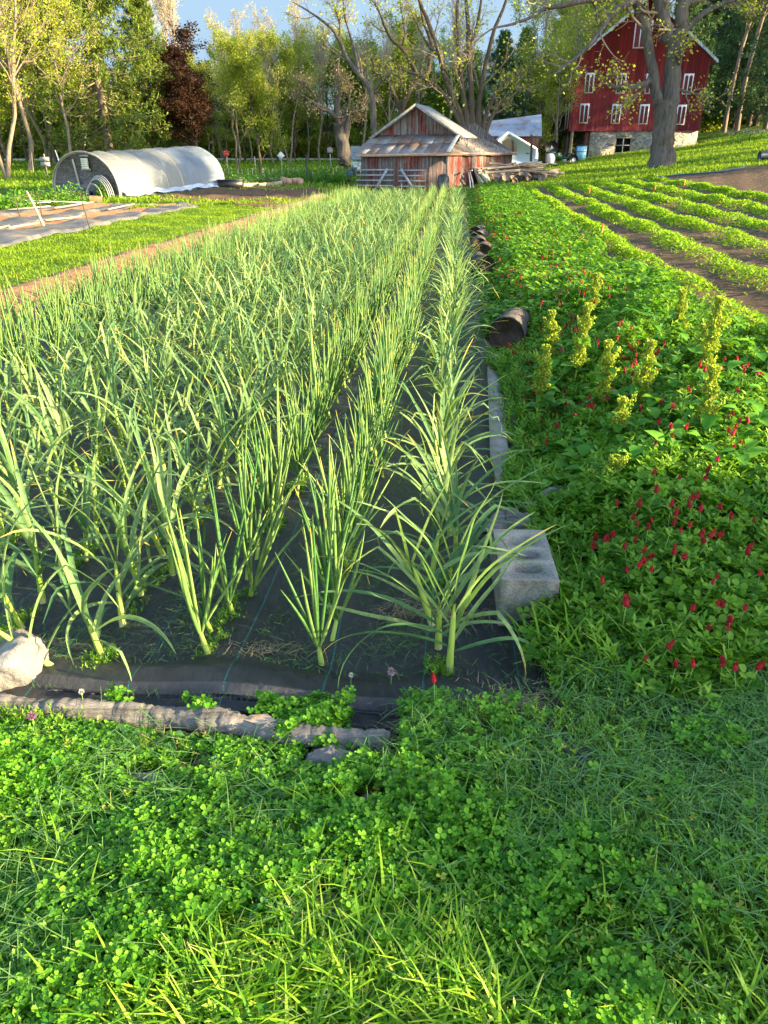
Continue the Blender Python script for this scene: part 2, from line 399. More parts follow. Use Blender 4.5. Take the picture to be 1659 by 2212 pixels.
# ------------------------------------------------------------------ materials for built things
M_WHITE = plain('white_paint', (.56, .56, .55), .6, .12); M_WOODG = plain('weathered_grey_wood', (.26, .235, .21), .9, .4, 9)
M_WOODP = plain('pale_wood', (.34, .27, .19), .85, .3, 9); M_DARK = plain('painted_dark_interior', (.012, .012, .012), .7)  # M_DARK: near-black colour standing in for shade inside openings
M_BLACK = plain('black_plastic', (.015, .016, .018), .4, .3, 8, .5); M_GREEN = plain('green_paint', (.012, .07, .025), .35, .2, 6, .5)
M_METAL = plain('grey_steel', (.42, .44, .46), .35, .25, 8, .5, .7); M_STEELP = plain('galvanised_rail', (.27, .28, .30), .55, .3, 9, .4, .2); M_RUST = plain('rusty_steel', (.16, .07, .04), .85, .5, 9)
M_GLASS = Mt('dark_glass'); M_GLASS = M_GLASS.fin((.01, .012, .015), .08, .6)
M_CONC = Mt('concrete'); _p = M_CONC.obj(); M_CONC.bump(M_CONC.noise(90, 6, .8, _p), .9, .006)
M_CONC = M_CONC.fin(M_CONC.ramp(M_CONC.math('ADD', M_CONC.math('MULTIPLY', M_CONC.noise(110, 8, .85, _p), .7), M_CONC.math('MULTIPLY', M_CONC.noise(9, 5, .7, _p), .3)), [(.36, (.08, .072, .06)), (.5, (.25, .235, .205)), (.66, (.44, .42, .37))]), .95, .1)
def rockmat(name, a, b, c):
    m = Mt(name); p = m.obj(); m.bump(m.noise(7, 9, .7, p), .8, .05)
    return m.fin(m.ramp(m.noise(5, 9, .7, p, 1.), [(.3, a), (.5, b), (.7, c)]), .85, .25)
M_ROCK = rockmat('pale_quartz_rock', (.11, .092, .075), (.20, .185, .17), (.32, .31, .295))
M_ROCK2 = rockmat('brown_grey_rock', (.12, .09, .07), (.26, .21, .17), (.42, .36, .31))
def barkmat(name, a, b, sc=(14, 14, 2.2), st=.9, dist=.04, coord='pos'):
    m = Mt(name); p = m.scale(m.pos() if coord == 'pos' else m.obj(), sc); f = m.noise(1., 6, .7, p, .4)
    m.bump(f, st, dist); return m.fin(m.ramp(m.math('ADD', m.math('MULTIPLY', f, .8), m.math('MULTIPLY', m.noise(.9, 3, .6, m.pos()), .25)), [(.35, a), (.65, b)]), .95, .1)
M_BARK = barkmat('grey_bark', (.04, .034, .03), (.14, .12, .105), (9, 9, 1.6)); M_BARKD = barkmat('dark_bark', (.035, .027, .02), (.11, .085, .065))
M_BARKP = barkmat('pale_bark', (.09, .07, .052), (.24, .19, .145)); M_LOG = barkmat('driftwood', (.06, .052, .048), (.27, .245, .22), (3, 30, 30), .9, .02, 'obj')
M_TWIG = plain('twig_bark', (.20, .15, .105), .9, .3)
M_FIRE = barkmat('firewood_bark', (.06, .048, .038), (.27, .22, .18), (5, 22, 22), .9, .03, 'obj')
def endgrain():
    m = Mt('sawn_log_end'); p = m.obj(); f = m.noise(8, 6, .7, p); m.bump(f, .8, .02)
    return m.fin(m.ramp(f, [(.3, (.018, .013, .01)), (.5, (.06, .042, .03)), (.75, (.15, .11, .08))]), .9, .15)
M_END = endgrain()
# ------------------------------------------------------------------ weathered red shed
def oldred(name, rot, amt):
    m = Mt(name); o = m.scale(m.pos(), (1, 1, 1), (0, 0, -rot)); sx = m.n('SeparateXYZ', {0: o}); u = m.math('DIVIDE', sx.outputs[0], .17)
    fl = m.math('FLOOR', u); fr = m.math('FRACT', u); w = m.n('TexWhiteNoise', noise_dimensions='1D'); m.set(w.inputs['W'], fl)
    st = m.noise(1., 7, .75, m.scale(o, (16, 16, 1.6))); big = m.noise(.9, 5, .65, o)
    grey = m.ramp(st, [(.3, (.035, .027, .026)), (.5, (.13, .108, .10)), (.7, (.26, .23, .215))]); red = m.ramp(st, [(.3, (.075, .012, .009)), (.7, (.22, .035, .024))])
    f = m.math('ADD', m.math('ADD', m.math('MULTIPLY', st, .5), m.math('MULTIPLY', big, .75)), m.math('MULTIPLY', w.outputs[0], .22))
    c = m.mix(m.ramp(f, [(.60+amt, (1, 1, 1)), (.78+amt, (0, 0, 0))]), grey, red)
    gap = m.math('LESS_THAN', m.math('ABSOLUTE', m.math('SUBTRACT', fr, .5)), .455); c = m.mix(gap, (.012, .008, .007), c)
    m.bump(m.math('ADD', m.math('MULTIPLY', gap, 1.), m.math('MULTIPLY', st, .4)), .6, .02); return m.fin(c, .9, .15)
def tinroof(name, a, b, rust, amt=.62, sc=1.2):
    m = Mt(name); p = m.pos(); c = m.mix(m.noise(3, 5, .7, p), a, b)
    c = m.mix(m.ramp(m.noise(sc, 8, .75, p), [(amt-.12, (0, 0, 0)), (amt+.05, (1, 1, 1))]), c, rust)
    c = m.mix(m.ramp(m.noise(6, 8, .8, p), [(.58, (0, 0, 0)), (.72, (1, 1, 1))]), c, (.09, .07, .055)); m.bump(m.noise(5, 5, .6, p), .4, .03)
    m.p.inputs['Metallic'].default_value = .25; return m.fin(c, .5, .4)
def shed():
    th = RAD(30); eL = np.array([-math.cos(th), math.sin(th), 0]); eR = np.array([math.sin(th), math.cos(th), 0]); Z = np.array([0, 0, 1.])
    K = np.array([2.53, 33, 0.]); g0 = Tz(2.5, 33)
    t = thing('red_shed', 'low weathered red board shed with rusty hipped tin roof behind the garlic rows', 'shed', tuple(K+[0, 0, g0]))
    W, D = 4.05, 7.1; ze = 1.60; zb = -.3
    pt = lambda u, v, z: K+eL*u+eR*v+Z*z
    ma = oldred('old_red_boards_gate_side', -th, .0); mr = oldred('old_red_boards_sunny_side', PI/2-th, .0)
    mb = MB(); mb.add([pt(0, 0, zb), pt(W, 0, zb), pt(W, 0, ze), pt(0, 0, ze), pt(0, .12, zb), pt(W, .12, zb), pt(W, .12, ze), pt(0, .12, ze)], [[0, 1, 2, 3], [7, 6, 5, 4], [1, 5, 6, 2], [0, 3, 7, 4], [3, 2, 6, 7]])
    mb.build('wall', ma, t)
    mb = MB(); mb.add([pt(-.003, -.0, zb), pt(-.003, D, zb), pt(-.003, D, ze), pt(-.003, 0, ze), pt(.1, 0.13, zb), pt(.1, D, zb), pt(.1, D, ze), pt(.1, 0.13, ze)], [[1, 0, 3, 2], [4, 5, 6, 7], [5, 1, 2, 6], [3, 7, 6, 2]]); mb.build('wall', mr, t)
    mb = MB(); mb.add([pt(0, D, zb), pt(W, D, zb), pt(W, D, 2.2), pt(W/2, D, 2.9), pt(0, D, ze)], [], tri=[[0, 1, 2], [0, 2, 3], [0, 3, 4]]); mb.add([pt(W, .12, zb), pt(W, D, zb), pt(W, D, ze), pt(W, .12, ze)], [[0, 1, 2, 3]]); mb.build('back_wall', mr, t)
    # gable wall
    v0 = 1.3; zg = 2.28; zp = 3.36
    mb = MB(); mb.prism([(0.12, zg-.3), (W-.12, zg-.3), (W-.12, zg), (W/2, zp), (.12, zg)], v0, v0+.08, K, eL, eR, Z); mb.build('gable_wall', ma, t)
    rf = tinroof('shed_tin_roof', (.15, .15, .16), (.22, .21, .20), (.16, .085, .05), .56)
    shing = plain('old_shingles', (.17, .15, .14), .9, .5, 5)
    def slab(quad, th_=.035):
        q = np.array(quad); n = np.cross(q[1]-q[0], q[3]-q[0]); n /= np.linalg.norm(n); n = n if n[2] > 0 else -n
        lo = q-n*th_; m_ = MB(); m_.add(np.concatenate([q, lo]), [[0, 1, 2, 3], [7, 6, 5, 4], [0, 4, 5, 1], [1, 5, 6, 2], [2, 6, 7, 3], [3, 7, 4, 0]]); return m_
    # wavy front lean-to made of overlapping tin sheets
    m = MB(); nS = 8
    for i in range(nS):
        for j in range(2):
            a0, a1 = i/nS, (i+1)/nS+.01; b0, b1 = j/2, (j+1)/2+(.03 if j == 0 else 0)
            sag = lambda a: -.05*math.sin(a*PI)-.03*math.sin(a*9)
            def q(a, b): 
                uu = (-.14+a*(W+.34))*(1-b)+b*(.05+a*(W+.02)); vv = -.22+b*(v0+.26)
                return pt(uu, vv, ze-.02+(zg-ze+.03)*b+sag(a)*(1-b*.6)+.012*((i+j) % 2)+.010*j)
            mm = slab([q(a0, b0), q(a1, b0), q(a1, b1), q(a0, b1)], .02); m.merge(mm, r=rng.random())
    m.build('lean_to_roof', rf, t)
    # low roof over the rear, sloping towards the right wall
    def rr(a, b): # a along wall, b up slope
        vv = -.22+a*(D+.35); top = 2.28+.62*sst(.18, .36, a)-.5*sst(.4, 1., a); uu = -.2+b*2.2
        lim = np.where(a < .2, np.minimum(b, .0+a/.2*1.0), b); uu = -.2+lim*2.2
        z = ze-.03+(top-ze)*np.where(a < .2, lim*.6, lim)+.03*np.sin(a*17)*(1-b)-.05*np.sin(a*PI)
        q = K[None, None]+eL*uu[..., None]+eR*vv[..., None]+Z*z[..., None]; return q[..., 0], q[..., 1], q[..., 2]
    m = MB(); m.grid(rr, 40, 12); m.grid(lambda a, b: (lambda q: (q[0], q[1], q[2]-.04))(rr(a, b)), 40, 12); m.build('rear_roof', shing, t)
    m = MB()
    for i in range(700):
        a = rng.beta(2, 1.6)*.8+.15; b = rng.random()**.7; x, y, z = rr(np.array([[a]]), np.array([[b]])); h = rng.uniform(.04, .17)
        M = rotm([rng.uniform(0, 6.3)], rng.uniform(.2, 1.5))[0]; tv, tq, ta = BL3; m.add((tv*[3, 1, 1]*h)@M.T+[x[0, 0], y[0, 0], z[0, 0]], tq, ta, rng.random())
    m.build('dead_grass_on_roof', leafmat('dead_grass', (.14, .10, .06), (.33, .26, .16), .1), t)['kind'] = 'stuff'
    # front hip strip, main gable roof
    m = MB(); m.bar(pt(-.16, -.24, ze+.02), pt(.1, v0, zg+.05), .16, .02); m.build('hip_flashing', plain('flashing', (.55, .50, .42), .5), t)
    for sgn, nm in ((1, 0), (-1, 1)):
        uu0 = W/2; m = slab([pt(W/2, v0-.22, zp+.05), pt(W/2, v0+1.1, zp-.02), pt(W/2+sgn*(W/2+.22), v0+1.1, zg-.12), pt(W/2+sgn*(W/2+.22), v0-.22, zg-.12)], .06)
        m.build('gable_roof', shing if sgn > 0 else tinroof('gable_roof_tin', (.22, .22, .21), (.28, .27, .24), (.17, .14, .11), .66), t)
    m = MB(); 
    for sgn in (1, -1): m.bar(pt(W/2, v0-.24, zp+.0), pt(W/2+sgn*(W/2+.2), v0-.24, zg-.17), .03, .11)
    m.build('barge_board', M_WOODG, t)
    m = MB(); m.bar(pt(-.12, -.20, ze-.07), pt(W+.12, -.20, ze-.13), .03, .1); m.bar(pt(-.14, -.2, ze-.07), pt(-.16, D+.1, ze-.06), .03, .1); m.build('fascia', plain('bare_fascia', (.42, .26, .19), .9, .3), t)
    m = MB()
    for u in (0.0,): m.bar(pt(-.02, -.02, zb), pt(-.02, -.02, ze-.1), .1, .1)
    m.bar(pt(1.35, -.03, zb), pt(1.35, -.03, ze-.1), .02, .08); m.build('corner_board', mr, t)
    # farm gates leaning on the wall
    for n, (u0, u1, ug, lab) in enumerate(((4.15, 2.30, 1, 'grey railed farm gate leaning on the left half of the shed front'), (2.1, .75, -1, 'grey railed farm gate leaning on the shed front nearer the corner'))):
        g = thing('farm_gate', lab, 'gate', tuple(pt(u0, -.35, g0)), 'farm gates leaning on the shed')
        fr = MB(); fr.bar(pt(u0, -.3, .0), pt(u0, -.22, 1.02), .05, .05); fr.bar(pt(u1, -.3, .0), pt(u1, -.22, 1.05), .06, .05); fr.build('gate_post', M_RUST, g)
        for k in range(5):
            r = MB(); z = .12+.2*k; r.bar(pt(u0, -.29+.06*z, z), pt(u1, -.29+.06*z, z+.02), .035, .055); r.build('rail', M_STEELP, g)
        r = MB(); 
        if ug > 0: r.bar(pt(u1+.25, -.36, .98), pt(u1+.9, -.36, .1), .03, .1)
        else: r.bar(pt(u0-.2, -.36, .98), pt(u0-.85, -.36, .12), .03, .1)
        r.build('brace', M_STEELP, g)
    # things against the sunny wall
    x, y = G(1000, 400); 
    t2 = thing('board_screen', 'pale wooden door panel leaning against the red shed beside the log pile', 'door panel', tuple(pt(-.75, 3.2, .0)))
    m = MB(); a = P(1032, 360, 35.2); b = P(1060, 352, 36); 
    def pp(s, z): return pt(-.12-.45*(1-z/1.0), 2.3+s*1.35, z)
    m.add([pp(0, 0), pp(1, 0), pp(1, 1.0), pp(0, 1.0), pp(0, 0)+[.03, -.03, 0], pp(1, 0)+[.03, -.03, 0], pp(1, 1)+[.03, -.03, 0], pp(0, 1)+[.03, -.03, 0]], [[0, 1, 2, 3], [7, 6, 5, 4], [0, 4, 5, 1], [2, 6, 7, 3], [3, 7, 4, 0], [1, 5, 6, 2]])
    m.build('board_panel', plain('cream_boards', (.50, .50, .36), .8, .15), t2)
    m = MB(); o_ = np.array([.05, -.05, 0]); m.bar(pp(0, 0)+o_, pp(0, 1)+o_, .07, .04); m.bar(pp(0, .96)+o_, pp(1, .96)+o_, .05, .07); m.bar(pp(.1, .9)+o_, pp(.9, .1)+o_, .03, .05); m.bar(pp(1, .75)+o_*2, pp(1.5, .05)+o_*2, .04, .04); m.build('frame_board', M_WOODP, t2)
    t3 = thing('rusty_post', 'pair of thin bent metal posts leaning by the shed corner', 'metal post', tuple(pt(-.8, .9, 0)))
    m = MB(); m.tube([pt(-1.0, .6, .0), pt(-.75, .9, .5), pt(-.45, 1.2, .92)], .03, 5); m.tube([pt(-.9, .5, .0), pt(-.68, .8, .5), pt(-.5, 1.0, .86)], .025, 5); m.bar(pt(-.7, .9, .93), pt(-.25, 1.4, .9), .05); m.build('post', M_METAL, t3)
    t4 = thing('plastic_tub', 'upturned dark plastic tub standing at the corner of the red shed', 'tub', tuple(pt(-.35, -.3, 0)))
    m = MB(); zz = np.array([.3, .55, .72, .8, .82]); rr_ = np.array([.24, .24, .22, .14, .0]); m.tube([pt(-.1, -.5, z) for z in zz], rr_, 14); m.build('tub_body', M_BLACK, t4, True)
    return K, eL, eR
BL3 = t_blade(.1, .6, 3)
SH = shed()
# ------------------------------------------------------------------ red barn
def barn():
    al = RAD(9); e1 = np.array([math.cos(al), -math.sin(al), 0]); e2 = np.array([math.sin(al), math.cos(al), 0]); Z = np.array([0, 0, 1.]); L = np.array([13.25, 60., 0])
    W, D = 8.95, 14.; z0, ze, zp = 3.0, 7.35, 10.85
    pt = lambda u, v, z: L+e1*u+e2*v+Z*z
    t = thing('red_barn', 'tall dark red barn with white arched louvre windows standing on a stone base', 'barn', tuple(pt(W/2, 0, Tz(17, 59.5))))
    mr = Mt('barn_red_boards'); o = mr.scale(mr.pos(), (1, 1, 1), (0, 0, al)); sx = mr.n('SeparateXYZ', {0: o}); q = mr.math('ADD', sx.outputs[0], sx.outputs[1])
    u = mr.math('DIVIDE', q, .26); w = mr.n('TexWhiteNoise', noise_dimensions='1D'); mr.set(w.inputs['W'], mr.math('FLOOR', u)); gp = mr.math('LESS_THAN', mr.math('ABSOLUTE', mr.math('SUBTRACT', mr.math('FRACT', u), .5)), .46)
    st = mr.noise(1., 7, .75, mr.scale(o, (9, 9, .8))); lo = mr.ramp(mr.math('DIVIDE', sx.outputs[2], 10.), [(.3, (1, 1, 1)), (.5, (0, 0, 0))])
    c = mr.ramp(mr.math('ADD', mr.math('MULTIPLY', st, .7), mr.math('MULTIPLY', w.outputs[0], .3)), [(.3, (.09, .008, .009)), (.6, (.17, .015, .014)), (.85, (.24, .035, .028))])
    c = mr.mix(gp, (.06, .006, .006), c); c = mr.mix(mr.math('MULTIPLY', lo, mr.ramp(st, [(.52, (0, 0, 0)), (.7, (1, 1, 1))])), c, (.28, .10, .08))
    mr.bump(mr.math('ADD', gp, mr.math('MULTIPLY', st, .3)), .5, .03); mr = mr.fin(c, .75, .2)
    m = MB(); m.prism([(0, z0), (W, z0), (W, ze), (W/2, zp), (0, ze)], 0, .18, L, e1, e2, Z); m.build('gable_wall', mr, t)
    m = MB(); m.prism([(0, z0), (W, z0), (W, ze), (W/2, zp), (0, ze)], D-.18, D, L, e1, e2, Z); m.build('back_wall', mr, t)
    for uu in (.003, W-.15-.003):
        m = MB(); c_ = [pt(uu, .18, z0), pt(uu+.15, .18, z0), pt(uu+.15, D-.18, z0), pt(uu, D-.18, z0)]; m.add(c_+[p+Z*(ze-z0) for p in c_], [[0, 3, 2, 1], [4, 5, 6, 7], [0, 1, 5, 4], [1, 2, 6, 5], [2, 3, 7, 6], [3, 0, 4, 7]]); m.build('side_wall', mr, t)
    m = MB(); c_ = [pt(.0, .0, z0+.02), pt(W, .0, z0+.02), pt(W, D, z0+.02), pt(0, D, z0+.02)]; m.add(c_, [[0, 1, 2, 3]]); m.build('floor_boards', M_WOODG, t)
    # roof with ragged tin edge
    rm = tinroof('barn_roof_tin', (.30, .31, .32), (.38, .38, .38), (.25, .21, .18), .72)
    for sgn in (-1, 1):
        def fn(a, b):
            uu = W/2+sgn*b*(W/2+.42); vv = -.42+a*(D+.84)-.07*np.abs(np.sin(b*26))*(a == 0); z = zp+.16-b*((zp-ze)*(W/2+.42)/(W/2))
            q = L[None, None]+e1*uu[..., None]+e2*vv[..., None]+Z*(z+.03*np.abs(np.sin(b*26))*(a == 0))[..., None]; return q[..., 0], q[..., 1], q[..., 2]
        m = MB(); m.grid(fn, 12, 80); m.grid(lambda a, b: (lambda q: (q[0], q[1], q[2]-.10))(fn(a, b)), 12, 80); m.build('roof', rm, t)
    tr = plain('ragged_white_trim', (.36, .36, .35), .7, .2)
    m = MB()
    for sgn in (-1, 1):
        nn = 26
        for i in range(nn):
            b0, b1 = i/nn, (i+.93)/nn; f = lambda b, dz: pt(W/2+sgn*b*(W/2+.42), -.46, zp+.18-b*((zp-ze)*(W/2+.42)/(W/2))+dz)
            hh = .13+.07*rng.random(); v = [f(b0, 0), f(b1, 0), f(b1, -hh), f((b0+b1)/2, -hh-.06), f(b0, -hh)]; v2 = [p+e2*.02 for p in v]
            m.add(v+v2, [[0, 1, 2, 4], [9, 7, 6, 5], [0, 5, 6, 1]], tri=[[4, 2, 3], [9, 8, 7]])
    m.build('roof_trim', tr, t)
    # windows
    lou = Mt('louvre_slats'); s_ = lou.n('SeparateXYZ', {0: lou.pos()}); f = lou.math('GREATER_THAN', lou.math('FRACT', lou.math('DIVIDE', s_.outputs[2], .075)), .4)
    lou = lou.fin(lou.mix(f, (.03, .008, .01), (.15, .022, .024)), .7, .2)
    def win(uc, zc, w, h, nb=2, side=False):
        if side: org = lambda a, dp, z: pt(-dp, uc+a, z)
        else: org = lambda a, dp, z: pt(uc+a, -dp, z)
        m = MB(); v = []
        for dp in (0.0, .05):
            for (a, z) in ((-w/2, zc-h/2), (w/2, zc-h/2), (w/2+.01, zc+h/2), (-w/2-.01, zc+h/2)): v.append(org(a, dp, z))
        m.add(v, [[4, 5, 6, 7], [0, 1, 5, 4], [1, 2, 6, 5], [2, 3, 7, 6], [3, 0, 4, 7]]); f = m.build('window', M_WHITE, t)
        pw = (w-.065*(nb+1))/nb; m = MB()
        for k in range(nb):
            cx = -w/2+.065+pw/2+k*(pw+.065); pr = [(cx-pw/2, zc-h/2+.07), (cx+pw/2, zc-h/2+.07)]+[(cx+pw/2*math.cos(an), zc+h/2-.1-pw/2+pw/2*math.sin(an)) for an in np.linspace(0, PI, 9)]
            ids = [org(a, .056, z) for a, z in pr]; b = m.n; m.add(ids, []); m.ng = getattr(m, 'ng', [])+[list(range(b, b+len(ids)))]
        m.build('louvre', lou, f)
    xs = [1.15, 3.3, 5.25, 7.75]
    for x_ in xs: win(x_-.05, 6.0-.02*x_, .62, 1.24)
    for x_ in [.95, 3.15, 5.05, 7.55]: win(x_, 3.98-.02*x_+.15, .62, 1.24)
    win(4.3, 8.8, 1.15, 1.6, 3)
    for k in (0, 1, 2, 3): win(2+3.1*k, 4.0, .9, 1.6, 2, True)
    # stone base
    sm = Mt('rubble_stone'); p = sm.scale(sm.pos(), (1.9, 1.9, 3.6)); vo = sm.n('TexVoronoi', {'Scale': 1.}, feature='DISTANCE_TO_EDGE'); vc = sm.n('TexVoronoi', {'Scale': 1.})
    pn = sm.n('VectorMath', operation='ADD'); sm.set(pn.inputs[0], p); nz = sm.n('TexNoise', {'Scale': 3.}); sm.set(nz.inputs['Vector'], sm.pos()); sc_ = sm.n('VectorMath', operation='SCALE', ins={}); sm.set(sc_.inputs[0], nz.outputs['Color']); sc_.inputs['Scale'].default_value = .6; sm.set(pn.inputs[1], sc_.outputs[0])
    sm.set(vo.inputs['Vector'], pn.outputs[0]); sm.set(vc.inputs['Vector'], pn.outputs[0])
    h = sm.n('SeparateColor'); sm.set(h.inputs[0], vc.outputs['Color'])
    stc = sm.ramp(h.outputs[0], [(0, (.10, .10, .10)), (.4, (.22, .20, .17)), (.7, (.33, .26, .18)), (1, (.16, .17, .19))]); edge = sm.ramp(vo.outputs['Distance'], [(.06, (1, 1, 1)), (.12, (0, 0, 0))])
    sm.bump(sm.ramp(vo.outputs['Distance'], [(.0, (0, 0, 0)), (.2, (1, 1, 1))]), .8, .08)
    sm = sm.fin(sm.mix(edge, stc, (.40, .32, .22)), .9, .1)
    def wallbox(u0, u1, v0, v1, zb, zt, nm='stone_base', mat=sm):
        c_ = [pt(u0, v0, zb), pt(u1, v0, zb), pt(u1, v1, zb), pt(u0, v1, zb)]; m = MB(); m.add(c_+[p+Z*(zt-zb) for p in c_], [[0, 3, 2, 1], [4, 5, 6, 7], [0, 1, 5, 4], [1, 2, 6, 5], [2, 3, 7, 6], [3, 0, 4, 7]]); return m.build(nm, mat, t)
    wallbox(1.55, 3.35, .1, .6, -.2, z0); wallbox(4.45, W-.05, .1, .6, .2, z0); wallbox(3.352, 4.448, .102, .6, -.2, 1.55); wallbox(3.352, 4.448, .102, .6, 2.6, z0-.003)
    wallbox(1.55, 2.0, .6, D-.3, .2, z0-.004); wallbox(3.3, 4.5, .55, .6, 1.5, 2.65, 'painted_window_recess', M_DARK)  # near-black slab stands in for the shade behind the cellar window
    m = MB()
    for a in (3.36, 3.9, 4.44): m.bar(pt(a, .16, 1.56), pt(a, .16, 2.6), .07, .07)
    for z in (1.6, 2.08, 2.56): m.bar(pt(3.36, .145, z), pt(4.44, .145, z), .06, .06)
    m.build('cellar_window', M_WOODG, t)
    wallbox(1.2, 1.55, .3, .42, .2, z0, 'cellar_door', boards('brown_boards', (.12, .045, .035), (.17, .06, .045), (.2, .15, .12), .3))
    for (a, v) in ((.12, .1), (.1, 4.), (.1, 8.), (-.1, 13.8)):
        m = MB(); q = pt(a+.15, v, 0); m.tube([(q[0]-.1, q[1], Tz(q[0], q[1])-.2), (q[0]-.02, q[1], 2.), (q[0], q[1], z0+.02)], [.13, .11, .11], 8); m.build('support_post', M_BARKP, t)
barn()
# ------------------------------------------------------------------ hoop house
def film(nm, ca, cb_, tc):
    pm = Mt(nm); q = pm.scale(pm.pos(), (1, 1, 1), (0, 0, RAD(29.4)))
    f1 = pm.noise(1., 5, .6, pm.scale(q, (.9, 3.2, 1.4), (.5, 0, 0)), 1.8); f2 = pm.noise(1., 6, .75, pm.scale(q, (6, 1.6, 3), (0, .5, 0)), 1.)
    fo = pm.math('ADD', pm.math('MULTIPLY', f1, .7), pm.math('MULTIPLY', f2, .3)); pm.bump(fo, .8, .16)
    st = pm.ramp(fo, [(.38, (0, 0, 0)), (.62, (1, 1, 1))])
    pm.fin(pm.mix(st, ca, cb_), .10, .9)
    tr = pm.n('BsdfTranslucent'); tr.inputs[0].default_value = tc; mx = pm.n('MixShader', {0: .5}); pm.t.links.new(pm.p.outputs[0], mx.inputs[1]); pm.t.links.new(tr.outputs[0], mx.inputs[2])
    tp = pm.n('BsdfTransparent'); m2 = pm.n('MixShader'); pm.set(m2.inputs[0], pm.math('ADD', .12, pm.math('MULTIPLY', st, .12))); pm.t.links.new(mx.outputs[0], m2.inputs[1]); pm.t.links.new(tp.outputs[0], m2.inputs[2]); pm.t.links.new(m2.outputs[0], pm.out.inputs[0]); return pm.m
def hoop():
    B = np.array([-9.9, 30.4, 0]); A = B+3.67*np.array([-.872, .490, 0]); e1 = (A-B)/3.67; e2 = np.array([.490, .872, 0]); Z = np.array([0, 0, 1.]); W = 3.67; D = 6.0; H = 1.62
    C = (A+B)/2; g = Tz(C[0], C[1])
    t = thing('hoop_house', 'low plastic covered growing tunnel with a grey plywood end wall', 'growing tunnel', tuple(C+Z*g))
    def arc(s, k=1.): # s 0..1 from B side to A side
        an = s*PI; return W/2*np.cos(an)*np.abs(np.cos(an))**-.0*k, H*np.sin(an)**.82*k
    pm = []
    for nm_, ca, cb_, tc in (('milky_plastic_film', (.34, .34, .33), (.52, .52, .50), (.46, .44, .37, 1)), ('bluish_plastic_film', (.26, .31, .39), (.46, .52, .60), (.36, .41, .46, 1))): pm.append(film(nm_, ca, cb_, tc))
    def cov(a, b, k=1.):
        w, h = arc(np.clip(b, 0.0001, .9999), k); sg = -.035*np.abs(np.sin(a*PI*7))*np.sin(b*PI); vv = a*D; 
        h = h+sg*2.2+.012*np.sin(a*40+b*9)*np.sin(b*22)
        gz = Tz(C[0], C[1])-.05+ (Tz(*(C+e2*D)[:2])-g)*a
        q = C[None, None]-e1*w[..., None]+e2*vv[..., None]+Z*(h+gz)[..., None]; return q[..., 0], q[..., 1], q[..., 2]
    m = MB(); m.grid(lambda a, b: cov(a*.62, b), 90, 60); m.build('plastic_cover', pm[0], t, True)
    m = MB(); m.grid(lambda a, b: cov(.595+a*.405, b, 1.012+.006*np.sin(a*9+b*30)), 70, 60); m.build('plastic_cover', pm[1], t, True)
    for k in range(8):
        m = MB(); s = np.linspace(0.0001, .9999, 25); w, h = arc(s, .998); pts = C[None]-e1*w[:, None]+e2*(k/7*D*.998+.01)+Z*(h+Tz(C[0], C[1])+(Tz(*(C+e2*D)[:2])-g)*k/7-.07)[:, None]; m.tube(pts, .02, 6); m.build('hoop', plain('pale_hoop', (.42, .41, .37), .5), t)
    ply = Mt('weathered_plywood'); q = ply.scale(ply.pos(), (1, 1, 1), (0, 0, RAD(29.4))); f = ply.noise(1., 6, .7, ply.scale(q, (2.5, 2.5, 9)), 2.5)
    ply.bump(f, .4, .02); ply = ply.fin(ply.ramp(f, [(.3, (.035, .028, .027)), (.48, (.10, .09, .092)), (.6, (.17, .155, .165)), (.75, (.20, .14, .10))]), .85, .15)
    for dd in (.0, D):
        m = MB(); s = np.linspace(0.001, .999, 40); w, h = arc(s, .965); pr = [(-a, b+g) for a, b in zip(w, h)]; m.prism(pr, dd+.03*(1 if dd == 0 else -3), dd+.06*(1 if dd == 0 else -2), C*[1, 1, 0], e1, e2, Z); m.build('end_wall', ply, t)
    # end details
    pe = lambda a, dp, z: C+e1*a-e2*dp+Z*(g+z)
    m = MB(); m.tube([pe(.42, .05, 1.32), pe(.22, .05, .08)], .035, 8); m.bar(pe(.14, .06, .32), pe(.1, .06, .1), .08, .16); m.build('drain_pipe', M_WHITE, t)
    m = MB()
    for k in range(5): m.bar(pe(-.02-.0*k, .05, 1.02+.075*k), pe(-.42, .07, 1.02+.075*k), .02, .068)
    f = m.build('vent', plain('cream_vent', (.60, .57, .44), .6, .1), t)
    m = MB(); m.bar(pe(.03, .045, .97), pe(-.47, .045, .97), .02, .06); m.bar(pe(.03, .045, 1.44), pe(-.47, .045, 1.44), .02, .06); m.build('vent_frame', M_WOODG, f)
    m = MB(); an = np.linspace(0, PI, 25)
    w, h = arc(np.linspace(0.001, .999, 30), 1.0); m.tube(C[None]-e1*w[:, None]-e2*.03+Z*(h+g-.04)[:, None], .035, 6); m.build('end_trim', M_WOODG, t)
    # loose plastic along the sunny side: baseboard and skirt
    m = MB(); m.bar(B+e2*.1+Z*(g+.22)+e1*.02, B+e2*2.6+Z*(g+.26)+e1*.04, .05, .07); m.build('base_board', M_WOODP, t)
    def sk(a, b):
        vv = .1+a*(D+1.6); off = .02+b*(.35+.15*np.sin(a*23)); z = .16*(1-b)**1.5+.05*np.abs(np.sin(a*31+b*5))+.02
        q = B[None, None]+e2*vv[..., None]-e1*off[..., None]; zz = T(q[..., 0], q[..., 1])+z+.02; return q[..., 0], q[..., 1], zz
    sm = Mt('loose_white_film'); sm.bump(sm.noise(7, 5, .6, sm.pos()), .6, .05); sm = sm.fin((.42, .46, .52), .3, .5)
    m = MB(); m.grid(sk, 140, 12); m.build('loose_film', sm, t, True)
